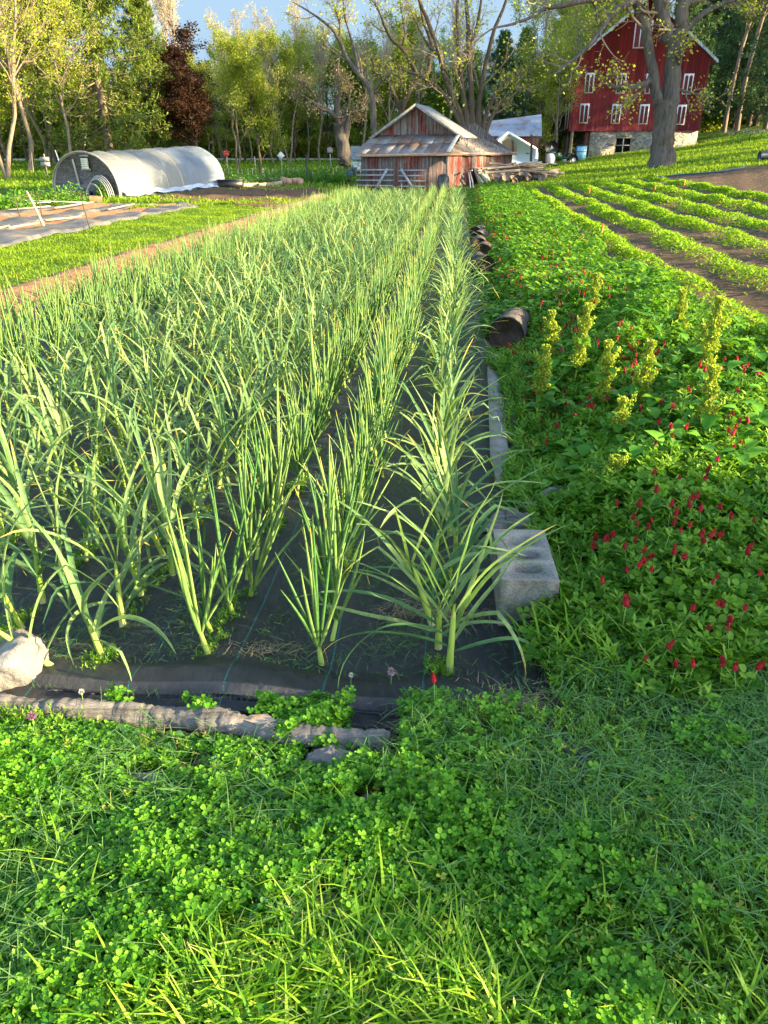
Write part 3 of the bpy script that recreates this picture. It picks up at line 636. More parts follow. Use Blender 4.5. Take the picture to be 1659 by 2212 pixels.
    # leaning hoops
    for k in range(5):
        h_ = MB(); an = np.linspace(0, PI, 22); rr = .66-.035*k if k < 4 else .42; oo = -1.02-.05*k*(1 if k < 4 else .2)
        pts = [pe(oo+rr*math.cos(a), .18+.10*k, rr*1.18*math.sin(a)) for a in an]; h_.tube(pts, .017, 6); o = h_.build('spare_hoop', M_STEELP)
        tag(o, 'one of the bent metal hoops nested against the plywood end of the tunnel', 'metal hoop', 'spare hoops leaning on the tunnel end')
    # log and black roll along the foot
    m = MB(); m.tube([pe(1.75, .45, .1), pe(.5, .5, .09), pe(-.6, .52, .1)], .10, 9); tag(m.build('log', M_RUST), 'brown log lying in the grass along the foot of the plywood end wall', 'log')
    m = MB(); m.tube([pe(1.5, .22, .16), pe(1.1, .2, .2), pe(.6, .22, .16), pe(.1, .2, .19), pe(-.5, .2, .14)], [.06, .11, .09, .11, .07], 9); tag(m.build('rolled_tarp', M_BLACK, smooth=True), 'rolled black tarp at the foot of the plywood end wall', 'tarp')
    m = MB(); m.box(pe(2.05, .3, .12), (.4, .2, .19), rotm([-.5], 0)[0]); 
    tb = thing('concrete_block', 'grey hollow concrete block at the left foot of the tunnel', 'concrete block', tuple(pe(2.05, .3, 0)))
    m.build('block_body', M_CONC, tb); m = MB()
    for k in range(3): m.box(pe(2.05-.12+.12*k, .405, .12), (.07, .02, .13), rotm([-.5], 0)[0])
    m.build('painted_core_hole', M_DARK, tb)  # near-black boxes painted in place of the shade inside the holes
hoop()
# ------------------------------------------------------------------ other buildings and yard things
def yard():
    Z = np.array([0, 0, 1.])
    # second shed with blue grey tin roof
    R0 = P(1170, 247, 50); dr = np.array([-.99, .12, 0]); dn = np.array([-.12, -.99, 0]); Ln = 4.6; g = Tz(R0[0], R0[1])
    t = thing('tin_roofed_shed', 'small red shed with blue grey tin roof between the log pile and the barn', 'shed', (R0[0], R0[1], g))
    q = lambda a, b, z: R0*[1, 1, 0]+dr*a+dn*b+Z*z
    zr, zv = R0[2], 2.45
    rf = tinroof('blue_tin_roof', (.15, .20, .28), (.25, .30, .37), (.16, .09, .065), .62)
    m = MB(); m.grid(lambda a, b: (lambda p: (p[..., 0], p[..., 1], p[..., 2]))(R0*[1, 1, 0]+dr*(a*Ln)[..., None]+dn*(b*1.75)[..., None]+Z*(zr-.5*a*(1-b)+(zv-zr)*b+.04*np.sin(a*12)*np.sin(b*3))[..., None]), 20, 6)
    m.grid(lambda a, b: (lambda p: (p[..., 0], p[..., 1], p[..., 2]))(R0*[1, 1, 0]+dr*(a*Ln)[..., None]-dn*(b*1.75)[..., None]+Z*(zr-.5*a+(zv-zr)*b)[..., None]), 20, 6); m.build('roof', rf, t)
    dk = boards('dark_red_boards', (.15, .03, .025), (.22, .05, .04), (.16, .12, .10), .5, .2)
    m = MB(); v = [q(.12, 1.6, g-.5), q(.12, -1.6, g-.5), q(.12, -1.6, zv), q(.12, 0, zr-.05), q(.12, 1.6, zv)]; m.add(v, [[0, 1, 2, 4]], tri=[[4, 2, 3]]); m.build('gable_wall', dk, t)
    m = MB(); m.add([q(.12, 1.6, g-.5), q(Ln-.1, 1.6, g-.5), q(Ln-.1, 1.6, zv), q(.12, 1.6, zv)], [[0, 1, 2, 3]]); m.build('side_wall', dk, t)
    # white camper with peaked roof
    d = 44.; A = P(1098, 286, d); g = Tz(A[0], d)
    t = thing('camper', 'white camper with a peaked roof and dark side window behind the weathered shed', 'camper', (A[0], d, g))
    pr = [P(1046, 345, d), P(1046, 330, d), P(1098, 286, d), P(1158, 321, d), P(1163, 330, d), P(1163, 345, d), P(1155, 352, d)]
    m = MB(); pf = [(p[0], p[2]) for p in pr]; pf = [(pf[0][0], g+.3)]+pf[1:5]+[(pf[5][0], g+.45), (pf[6][0], g+.3)]
    m.prism(pf, 0, 2.0, (0, d, 0), (1, 0, 0), (0, 1, 0), (0, 0, 1)); b = m.build('body', plain('camper_white', (.42, .45, .49), .35, .06, 3, .5), t)
    wp = [P(*c, d)[[0, 2]] for c in ((1098, 298), (1113, 306), (1116, 312), (1116, 328), (1086, 328), (1086, 305))]
    m = MB(); ids = [(x, d-.012, z) for x, z in wp]; m.add(ids, []); m.ng = [list(range(6))]; m.build('window', M_GLASS, t)
    m = MB(); c0 = P(1158, 332, d); m.tube([c0+[0, -.03, -.25], c0+[.0, -.03, .25]], .07, 8); m.build('tail_lamp', plain('lamp_plastic', (.6, .62, .63), .25, .1), t)
    m = MB(); m.bar(P(1136, 331, d)-[0, .01, 0], P(1146, 331, d)-[0, .01, 0], .02, .04); m.bar(P(1075, 334, d)-[0, .01, 0], P(1098, 332, d)-[0, .01, 0], .02, .03); m.build('trim_strip', M_BLACK, t)
    for xx in (.25, .8):
        c0 = np.array([pf[0][0]*(1-xx)+pf[5][0]*xx, d+.1, g+.3]); m = MB(); m.tube([c0, c0+[0, .2, 0]], .3, 14); m.build('wheel', M_BLACK, t)
    m = MB()
    for (x0, z0, x1, z1) in ((0, 1, 2, 2), (2, 2, 3, 3)):
        a = np.array([pf[x0][0], d-.02, pf[z0][1]]); b_ = np.array([pf[x1][0], d-.02, pf[z1][1]]); m.bar(a, b_, .04, .1)
    m.build('roof_edge', plain('camper_edge', (.78, .80, .80), .4, .05), t)
    # white house behind the trees
    d = 80.; t = thing('white_house', 'white farmhouse glimpsed between the tree stems behind the sheds', 'house', (12.5, d, 1.5))
    x0, x1 = P(1000, 290, d)[0], P(1150, 290, d)[0]; m = MB(); m.prism([(x0, .5), (x1, .5), (x1, 8.0), ((x0+x1)/2, 10.4), (x0, 8.0)], 0, 8, (0, d, 0), (1, 0, 0), (0, 1, 0), (0, 0, 1)); m.build('wall', plain('house_white', (.55, .62, .70), .6, .08, 2), t)
    m = MB(); 
    for s_ in (0, 1): 
        xm = (x0+x1)/2; xe = x0-.5 if s_ else x1+.5; ze = 8-.35; m.bar((xm, d-.3, 10.55), (xe, d-.3, ze+.1), .25, .25); 
        m.add([(xm, d-.4, 10.5), (xe, d-.4, ze), (xe, d+8.4, ze), (xm, d+8.4, 10.5)], [[0, 1, 2, 3]])
    m.build('roof', plain('house_roof', (.30, .32, .36), .7, .2, 2), t)
    for k, (px, py) in enumerate(((1040, 215), (1082, 215), (1118, 215), (1040, 265), (1082, 265), (1118, 265))):
        c = P(px, py, d); m = MB(); m.box((c[0], d-.02, c[2]), (.9, .06, 1.5)); f = m.build('window', M_WHITE, t); m = MB(); m.box((c[0], d-.05, c[2]), (.74, .05, 1.32)); m.build('pane', M_GLASS, f)
    # small grey shed
    d = 47.; c = P(770, 345, d); g = Tz(c[0], d); t = thing('garden_shed', 'small white walled shed with grey green tin roof beside the forked trunk', 'shed', (c[0], d, g))
    zt, ze = P(770, 316, d)[2], P(770, 345, d)[2]; x0, x1 = P(757, 345, d)[0], P(800, 345, d)[0]
    m = MB(); m.box(((x0+x1)/2, d+.8, (g-.3+ze)/2), (x1-x0-.1, 1.4, ze-g+.3)); m.build('wall', plain('shed_white', (.56, .58, .58), .7, .1), t)
    m = MB(); 
    for k in range(10):
        a, b = x0+(x1-x0)*k/10, x0+(x1-x0)*(k+1)/10; m.add([(a, d-.05, ze-.02), (b, d-.05, ze-.02), (b, d+1., zt), (a, d+1., zt), ((a+b)/2, d-.05, ze+.02), ((a+b)/2, d+1, zt+.04)], [[0, 4, 5, 3], [4, 1, 2, 5]])
    m.add([(x0, d-.05, ze-.05), (x1, d-.05, ze-.05), (x1, d+1, zt-.03), (x0, d+1, zt-.03), (x0, d+1.7, ze), (x1, d+1.7, ze)], [[0, 3, 2, 1], [3, 4, 5, 2]]); m.build('roof', plain('grey_green_tin', (.16, .20, .21), .5, .2), t)
    def barrel(px, py, d, r, h, mat, nm, lab, cat, top=.9):
        c = P(px, py, d); g = Tz(c[0], d); tt = thing(nm, lab, cat, (c[0], d, g)); m = MB(); zz = np.array([0, .03, .3, .5, .7, .97, 1.])*h; rr = np.array([.9, 1, 1.04, 1.06, 1.04, 1, top])*r
        m.tube([(c[0], d, g+z) for z in zz], rr, 16); m.build('barrel_body', mat, tt, True); m = MB()
        for f in (.3, .7): m.tube([(c[0], d, g+h*f-.015), (c[0], d, g+h*f+.015)], r*1.09, 16)
        m.build('band', mat, tt); return tt
    barrel(753, 358, 44, .20, .25, plain('blue_plastic', (.02, .10, .42), .4, .1, 4, .5), 'blue_tub', 'low bright blue tub on the grass right of the forked trunk', 'tub')
    barrel(763, 354, 44.4, .17, .42, plain('navy_plastic', (.01, .02, .08), .4, .1, 4, .5), 'dark_barrel', 'dark navy barrel standing between the blue tub and the red shed', 'barrel')
    barrel(773, 358, 44, .12, .3, M_BLACK, 'black_bucket', 'black bucket against the end of the red shed', 'bucket')
    # blue bin, white box by barn
    def crate(px, d, w, h, dep, mat, nm, lab, cat, lid=True):
        a, _ = ray(px, 345); x = a*d; g = Tz(x, d); tt = thing(nm, lab, cat, (x, d, g)); m = MB(); m.box((x, d, g+h/2), (w, dep, h), taper=1.05); m.build('bin_body', mat, tt)
        if lid: m = MB(); m.box((x, d, g+h+.02), (w*1.14, dep*1.14, .05)); m.box((x, d, g+h*.62), (w*1.08, dep*1.08, .04)); m.build('lid', M_BLACK, tt)
        return tt
    crate(1254, 56.5, .56, .92, .5, plain('light_blue_plastic', (.22, .46, .60), .45, .1, 4), 'blue_bin', 'tall light blue bin with a black band standing at the corner of the barn stonework', 'bin')
    crate(1226, 55.5, .6, .32, .4, M_WHITE, 'white_box', 'low white box on the grass left of the light blue bin', 'box', False)
    # dish on a pole, white tank, small tractor
    d = 52.; c = P(1192, 319, d); g = Tz(c[0], d); t = thing('round_sign', 'black disc with a small white triangle on a pole under the barn overhang', 'disc sign', (c[0], d, g))
    m = MB(); m.tube([c, c+[0, .06, 0]], .40, 24); m.build('disc', M_BLACK, t); m = MB(); s = .11; m.add([c+[-s, -.01, -s], c+[s, -.01, -s*.3], c+[-.02, -.01, s*1.3]], [], tri=[[0, 1, 2]]); m.build('emblem', M_WHITE, t)
    m = MB(); m.tube([(c[0], d+.1, g-.1), (c[0], d+.1, c[2])], .04, 6); m.build('pole', M_METAL, t)
    c = P(1188, 346, 51); g = Tz(c[0], 51); t = thing('sprayer_tank', 'white tank in a green frame standing below the black disc', 'tank', (c[0], 51, g))
    m = MB(); m.tube([(c[0], 51, g+z) for z in (.25, .3, .6, .75, .8)], [.2, .27, .27, .22, .1], 14); m.build('tank_body', plain('tank_white', (.66, .70, .74), .4, .05), t, True)
    m = MB(); 
    for s in (-.33, .33): m.bar((c[0]+s, 51, g), (c[0]+s*.9, 51, g+.85), .06)
    m.bar((c[0]-.33, 51, g+.85), (c[0]+.33, 51, g+.85), .06); m.bar((c[0]-.4, 51, g+.2), (c[0]+.4, 51, g+.2), .3, .1); m.build('frame', M_GREEN, t)
    for s in (-.38, .38): m = MB(); m.tube([(c[0]+s-.06, 51.1, g+.18), (c[0]+s+.06, 51.1, g+.18)], .18, 12); m.build('wheel', M_BLACK, t)
    d = 53.; a, _ = ray(1218, 345); x = a*d; g = Tz(x, d); t = thing('garden_tractor', 'dark green garden tractor with two pale lamps parked under the barn overhang', 'tractor', (x, d, g))
    m = MB(); m.box((x-.55, d, g+.5), (.8, .6, .34), taper=.85); m.box((x+.2, d, g+.38), (.9, .55, .14)); m.box((x+.5, d, g+.42), (.5, .8, .12)); m.build('body', M_GREEN, t)
    m = MB(); m.box((x+.4, d, g+.62), (.36, .4, .08)); m.box((x+.6, d, g+.78), (.08, .4, .3)); m.build('seat', M_BLACK, t)
    m = MB(); m.tube([(x-.1, d, g+.5), (x+.08, d, g+.85)], .02, 6); m.tube([(x+.08+.17*math.cos(q)*.5, d+.17*math.sin(q), g+.85+.17*math.cos(q)*.3) for q in np.linspace(0, 2*PI, 13)], .015, 5); m.build('steering_wheel', M_BLACK, t)
    for (dx, r) in ((-.7, .2), (.55, .28)):
        for s in (-.36, .36): m = MB(); m.tube([(x+dx, d+s-.08, g+r), (x+dx, d+s+.08, g+r)], r, 14); f = m.build('wheel', M_BLACK, t); m = MB(); m.tube([(x+dx, d+s-.09, g+r), (x+dx, d+s+.09, g+r)], r*.45, 10); m.build('rim', M_WHITE, f)
    for s in (-.15, .2): m = MB(); m.tube([(x-.75+s*1.8, d-.36, g+.62), (x-.75+s*1.8, d-.32, g+.62)], .07, 10); m.build('headlight', M_WHITE, t)
    # black post, dark post in front of camper
    c = P(1113, 300, 39.5); c0, c1 = P(1147, 352, 41), P(1148, 290, 41); m = MB(); m.tube([c0-[0, 0, .3], (c0+c1)/2+[.02, 0, 0], c1], [.07, .06, .055], 7); tag(m.build('fence_post', M_BARKD), 'lone dark wooden post standing in front of the white camper', 'post')
    # flat pale rocks beside barn, striped roll at the right edge
    for (px, py, s, lab) in ((1545, 262, .8, 'large pale flat rock on the lawn right of the barn'), (1513, 259, .35, 'small pale rock at the foot of the right barn corner'), (1524, 270, .25, 'low brown rock just below the large pale rock by the barn')):
        x, y = G(px, py+6); rock('boulder', (x, y, Tz(x, y)+s*.12), (s*1.2, s*.7, s*.35), M_ROCK if s != .25 else M_ROCK2, lab)
    x, y = G(1655, 345); m = MB(); m.tube([(x-.3, y, Tz(x, y)+.15), (x+1.2, y+.1, Tz(x, y)+.2)], .16, 12); tag(m.build('hose_roll', plain('navy_roll', (.02, .03, .07), .5), smooth=True), 'dark blue rolled sheet lying on the bank at the right edge', 'rolled sheet')
    pts = [G(*p) for p in ((1420, 386), (1480, 380), (1530, 377), (1560, 374), (1590, 368), (1615, 362))]; m = MB(); m.tube([(x, y, Tz(x, y)+.05) for x, y in pts], .03, 6); tag(m.build('garden_hose', plain('blue_hose', (.03, .07, .12), .4)), 'dark hose lying along the grass edge above the bare soil', 'hose')
    # small orange row markers in the crop rows
    for (px, py) in ((1298, 505), (1272, 415), (1413, 410), (1476, 400), (1106, 392), (1129, 404)):
        x, y = G(px, py+8); z = Tz(x, y); m = MB(); m.bar((x, y, z-.05), (x+.01, y, z+.22), .025, .015); tag(m.build('row_marker', plain('orange_marker', (.6, .12, .03), .6)), 'small orange marker stick standing at the end of a crop row', 'marker stick', 'orange row markers')
def rock(nm, c, s, mat, lab, cat='rock', sub=4, sd=None, grp=None):
    r = np.random.default_rng(int(abs(c[0]*1000+c[1]*77)) if sd is None else sd); n = 26
    u, v = np.meshgrid(np.linspace(0, 2*PI, 2*n+1), np.linspace(0, PI, n+1), indexing='ij')
    d = np.stack([np.cos(u)*np.sin(v), np.sin(u)*np.sin(v), np.cos(v)], -1); f = np.ones(u.shape)
    for k in range(9): # facets
        nn = r.normal(size=3); nn /= np.linalg.norm(nn); h = r.uniform(.6, .9); dt = d@nn; f = np.where(dt*f > h, h/np.maximum(dt, 1e-3), f)
    for k in range(7): nn = r.normal(size=3)*(2+k*2); f = f+.022*np.sin(d@nn+k)
    p = d*f[..., None]*np.asarray(s)+np.asarray(c)
    m = MB(); i, j = np.meshgrid(np.arange(2*n), np.arange(n), indexing='ij'); b = (i*(n+1)+j).ravel(); m.add(p.reshape(-1, 3), np.stack([b, b+1, b+n+2, b+n+1], -1))
    o = m.build(nm, mat, smooth=True); return tag(o, lab, cat, grp)
yard()
# log pile: every log a thing
def logpile():
    K, eL, eR = SH; r = np.random.default_rng(3)
    def logm(L, rad, bend=.06):
        k = 7; t = np.linspace(0, 1, k); p = np.stack([t*L-L/2, bend*np.sin(t*PI*r.uniform(.6, 2))*L*.5, bend*np.cos(t*3+1)*.3*L], -1); m = MB(); m.tube(p, rad*(1-.25*t)*(1+.12*r.normal(size=k)), 9); return m
    protos = []
    spec = []
    # long poles on top, short cut logs below
    for i in range(26): a = r.random(); spec.append(('l', a, r.uniform(.55, .95)*(1-.45*abs(a-.35)), r.uniform(1.2, 2.4), r.uniform(.035, .075)))
    for i in range(30): spec.append(('s', i/29, r.uniform(.06, .5), r.uniform(.35, .6), r.uniform(.08, .16)))
    for i, (k, a, hz, L, rd) in enumerate(spec):
        px = 1078+a*98; d = 33.6+r.uniform(0, 1.2)+a*.8; x = ray(px, 350)[0]*d; g = Tz(x, d)
        top = (P(px, 348, d)[2] if a < .75 else P(px, 356, d)[2])-g
        if k == 's': d -= .5; hz *= .9; z = g+hz*top*.75+.06; x = ray(px, 350)[0]*d
        else: z = g+hz*top
        m = logm(L, rd, .05 if k == 'l' else .02)
        lab = 'long grey weathered pole lying on top of the log pile' if k == 'l' else 'short thick cut log stacked in the lower part of the log pile'
        tp = thing('log', lab, 'log', (x, d, z), 'long poles on the log pile' if k == 'l' else 'short logs in the log pile')
        me = m.mesh('log_bark'); me.materials.append(M_FIRE); o = bpy.data.objects.new('log_bark', me); COL.objects.link(o); o.parent = tp
        if k == 'l': tp.rotation_euler = (0, -r.uniform(-.06, .2)+(.12 if a > .7 else 0), r.uniform(-.12, .3))
        else: tp.rotation_euler = (0, r.uniform(-.5, .3)+(1.2 if r.random() < .2 else 0), r.uniform(.7, 2.2))
logpile()
# ------------------------------------------------------------------ left garden: stakes, beds, boards
def garden():
    r = np.random.default_rng(5)
    def stake(px, py0, py1, lab, grp, w=.04, mat=M_WOODP, lean=0):
        x, y = G(px, py1); z = Tz(x, y); h = P(px, py0, y)[2]-z; m = MB(); lx = lean*y/1786; m.bar((x, y, z-.1), (x+lx, y, z+h), w, w); return tag(m.build('garden_stake', mat), lab, 'stake', grp)
    for X, y0, y1, ln in ((60, 410, 500, 0), (108, 410, 510, -3), (160, 408, 495, 0), (192, 430, 490, 0), (258, 420, 500, 0), (270, 415, 515, 3), (318, 415, 545, 3), (374, 410, 500, 0), (440, 405, 575, 4), (470, 275, 540, 3), (545, 415, 540, 3), (560, 405, 560, 2), (612, 410, 520, 0), (700, 415, 500, 0), (825, 390, 470, 0), (885, 400, 465, 0), (1100, 440, 520, 0), (1180, 400, 500, 3), (1212, 395, 480, 0), (1228, 390, 470, 4), (1330, 385, 500, 0), (1368, 380, 470, 2), (1442, 380, 450, 0), (1583, 380, 450, 0), (650, 410, 470, 0), (300, 430, 490, 0)):
        stake(464.5+.192*X, 285.3+.192*y0, 285.3+.192*y1, 'thin pale wooden stake standing among the vegetable beds behind the crop', 'stakes in the vegetable garden', lean=-ln*.5)
    # left fence stakes (leaning) by the tunnel
    for (px0, py0, px1, py1, w, mt, lab) in ((57, 422, 100, 523, .05, M_WOODP, 'thick pale stake leaning left in the weeds left of the tunnel'), (30, 432, 45, 482, .03, M_BARKD, 'thin dark stake at the far left of the rope fence'), (80, 422, 92, 482, .03, M_BARKD, 'thin dark stake behind the thick pale stake'), (172, 430, 196, 514, .025, M_BARKD, 'thin dark stake leaning against the left edge of the tunnel'), (119, 332, 142, 400, .05, M_WHITE, 'tall pale leaning pole on the lawn left of the tunnel'), (156, 335, 173, 378, .05, M_WOODP, 'pale leaning pole under the trees left of the tunnel'), (68, 338, 72, 372, .03, M_WOODG, 'short grey pole beside the small white sign')):
        sc = 1/1.507*400/1659; # display px directly
        px0, py0, px1, py1 = px0*1., py0*.985-3, px1*1., py1*.985-3
        x, y = G(px1, min(py1, 495) if py1 > 380 else py1+8); z = Tz(x, y); tp = P(px0, py0, y); m = MB(); m.tube([(x, y, z-.1), (x*.5+tp[0]*.5, y, z*.5+tp[2]*.5), tp], [w*.6, w*.55, w*.45], 6); tag(m.build('fence_stake', mt), lab, 'stake')
    # rope fence: two white ropes
    for k, (pts) in enumerate((((-40, 433), (60, 433), (110, 435), (190, 437)), ((-40, 455), (20, 448), (60, 440), (110, 436)), ((-40, 447), (20, 443), (50, 438)))):
        w = [P(a, b, 25.5) for a, b in pts]; m = MB(); m.tube(w, .012, 5); tag(m.build('fence_rope', M_WHITE), ('upper', 'lower sagging', 'middle')[k]+' white rope strung between the leaning stakes at the left edge', 'rope')
    # small white sign
    c = P(100, 366, 44.); t = thing('small_sign', 'small white sign with two panels on a thin post under the left trees', 'sign', (c[0], 44, Tz(c[0], 44)))
    m = MB(); m.bar((c[0], 44.03, Tz(c[0], 44)-.1), (c[0], 44.03, c[2]+.75), .05); m.build('post', M_WOODG, t)
    for dz in (.25, .5):
        m = MB(); m.box((c[0], 44, c[2]+dz), (.5, .02, .2)); m.build('panel', plain('sign_panel', (.26, .26, .25), .7), t)
    # birdhouse on pole (red), diamond marker, feeder pole
    for (px, py0, py1, nm, lab, cat, mt) in ((489, 333, 372, 'bird_house', 'small red bird house on a pale pole right of the tunnel', 'bird house', plain('red_box', (.45, .05, .04), .6)), (607, 336, 372, 'diamond_marker', 'white diamond marker on a grey pole in the vegetable garden', 'marker', M_WHITE), (713, 326, 372, 'bird_feeder', 'dark bird feeder box on a thin pole left of the forked trunk', 'bird feeder', M_WOODG)):
        d = 40.; c = P(px, py0, d); g = Tz(c[0], d); t = thing(nm, lab, cat, (c[0], d, g)); m = MB(); m.bar((c[0], d+.05, g-.1), (c[0], d+.05, c[2]), .05); m.build('pole', M_WOODP if px < 500 else M_WOODG, t)
        m = MB()
        if nm == 'diamond_marker': m.box(c, (.26, .03, .26), np.array([[.707, 0, .707], [0, 1, 0], [-.707, 0, .707]]))
        else: m.box(c, (.24, .16, .16)); m.prism([(-.16, 0), (.16, 0), (0, .12)], -.1, .1, c+[0, 0, .08], (1, 0, 0), (0, 1, 0), (0, 0, 1))
        m.build('head', mt, t)
    m = MB(); c0, c1 = P(663, 372, 38), P(660, 333, 38); m.tube([c0-[0, 0, .3], c1], .03, 6); tag(m.build('metal_pole', M_BLACK), 'thin dark metal pole standing in the middle of the vegetable garden', 'pole')
    # raised bed timbers, bricks
    for k, (a, b, c_, d_) in enumerate(((476, 407, 560, 405), (590, 403, 632, 396), (560, 406, 592, 403), (555, 394, 600, 392))):
        p0, p1 = G(a, b), G(c_, d_); m = MB(); m.bar((*p0, Tz(*p0)+.08), (*p1, Tz(*p1)+.08), .06, .2); tag(m.build('bed_timber', M_WOODP), ('long pale timber edging the left vegetable bed', 'pale timber edging in front of the clay blocks', 'short timber at the bend of the vegetable bed edging', 'back timber of the vegetable bed edging')[k], 'timber')
    for k, (a, b) in enumerate(((611, 393), (618, 396), (626, 397), (637, 396), (645, 396), (650, 398))):
        x, y = G(a, b+3); m = MB(); m.box((x, y, Tz(x, y)+.13), (.22, .2, .3), rotm([r.uniform(-.4, .4)], 0)[0]); tag(m.build('clay_block', plain('terracotta', (.46, .26, .17), .85)), 'pinkish clay block standing at the corner of the vegetable bed', 'block', 'clay blocks by the vegetable bed')
    # black crate behind tunnel tail
    x, y = G(500, 408); t = thing('black_crate', 'low black plastic crate on the grass behind the tail of the tunnel film', 'crate', (x, y, Tz(x, y))); m = MB(); m.box((x, y, Tz(x, y)+.16), (.95, .5, .36), taper=1.12); m.build('crate_body', M_BLACK, t); m = MB(); m.box((x, y, Tz(x, y)+.35), (1.1, .6, .04)); m.build('rim', M_BLACK, t)
    # fabric strips with boards on them
    fs = plain('grey_fabric', (.085, .09, .10), .5, .3, 5)
    fs = Mt('dusty_fabric'); p = fs.pos(); fs = fs.fin(fs.ramp(fs.noise(1.6, 8, .75, p), [(.35, (.05, .053, .06)), (.52, (.10, .098, .098)), (.66, (.27, .18, .12))]), .5, .4)
    for k, (u0, u1, v0, v1, lab) in enumerate(((-9.5, -8.5, 13, 26.2, 'dusty dark fabric strip beside the mown grass'), (-11.4, -10.3, 13, 26.4, 'dusty dark fabric strip between the two soil strips'), (-13.6, -12.3, 13, 26.5, 'dusty dark fabric strip farthest from the garlic'))):
        o = sheet('fabric_strip', [(u0, v0), (u1, v0), (u1+.3, v1), (u0+.3, v1)], fs, 0.06, 20, 120, .015, 5., None, .03, uv=True); tag(o, lab, 'ground fabric')
    for k, (px0, py0, px1, py1) in enumerate(((-20, 510, 20, 500), (22, 505, 95, 492), (100, 488, 175, 478), (20, 463, 110, 455), (120, 459, 200, 446), (235, 462, 290, 450))):
        p0, p1 = G(px0, py0), G(px1, py1); m = MB(); n = 6; ts = np.linspace(0, 1, n)
        for i in range(1): m.bar((*p0, Tz(*p0)+.12), (*p1, Tz(*p1)+.12), .09, .03)
        tag(m.build('plank', M_WOODP), 'long pale plank weighing down the dusty fabric strips', 'plank', 'planks on the fabric strips')
    x, y = G(98, 511); 
    p0, p1 = G(189, 437+24), G(222, 461); m = MB(); m.tube([(*G(195, 437), Tz(*G(195, 437))+.1), (*G(222, 438), Tz(*G(222, 438))+.1)], .11, 9); tag(m.build('log', M_RUST), 'short brown log at the corner of the soil strip below the tunnel', 'log')
garden()
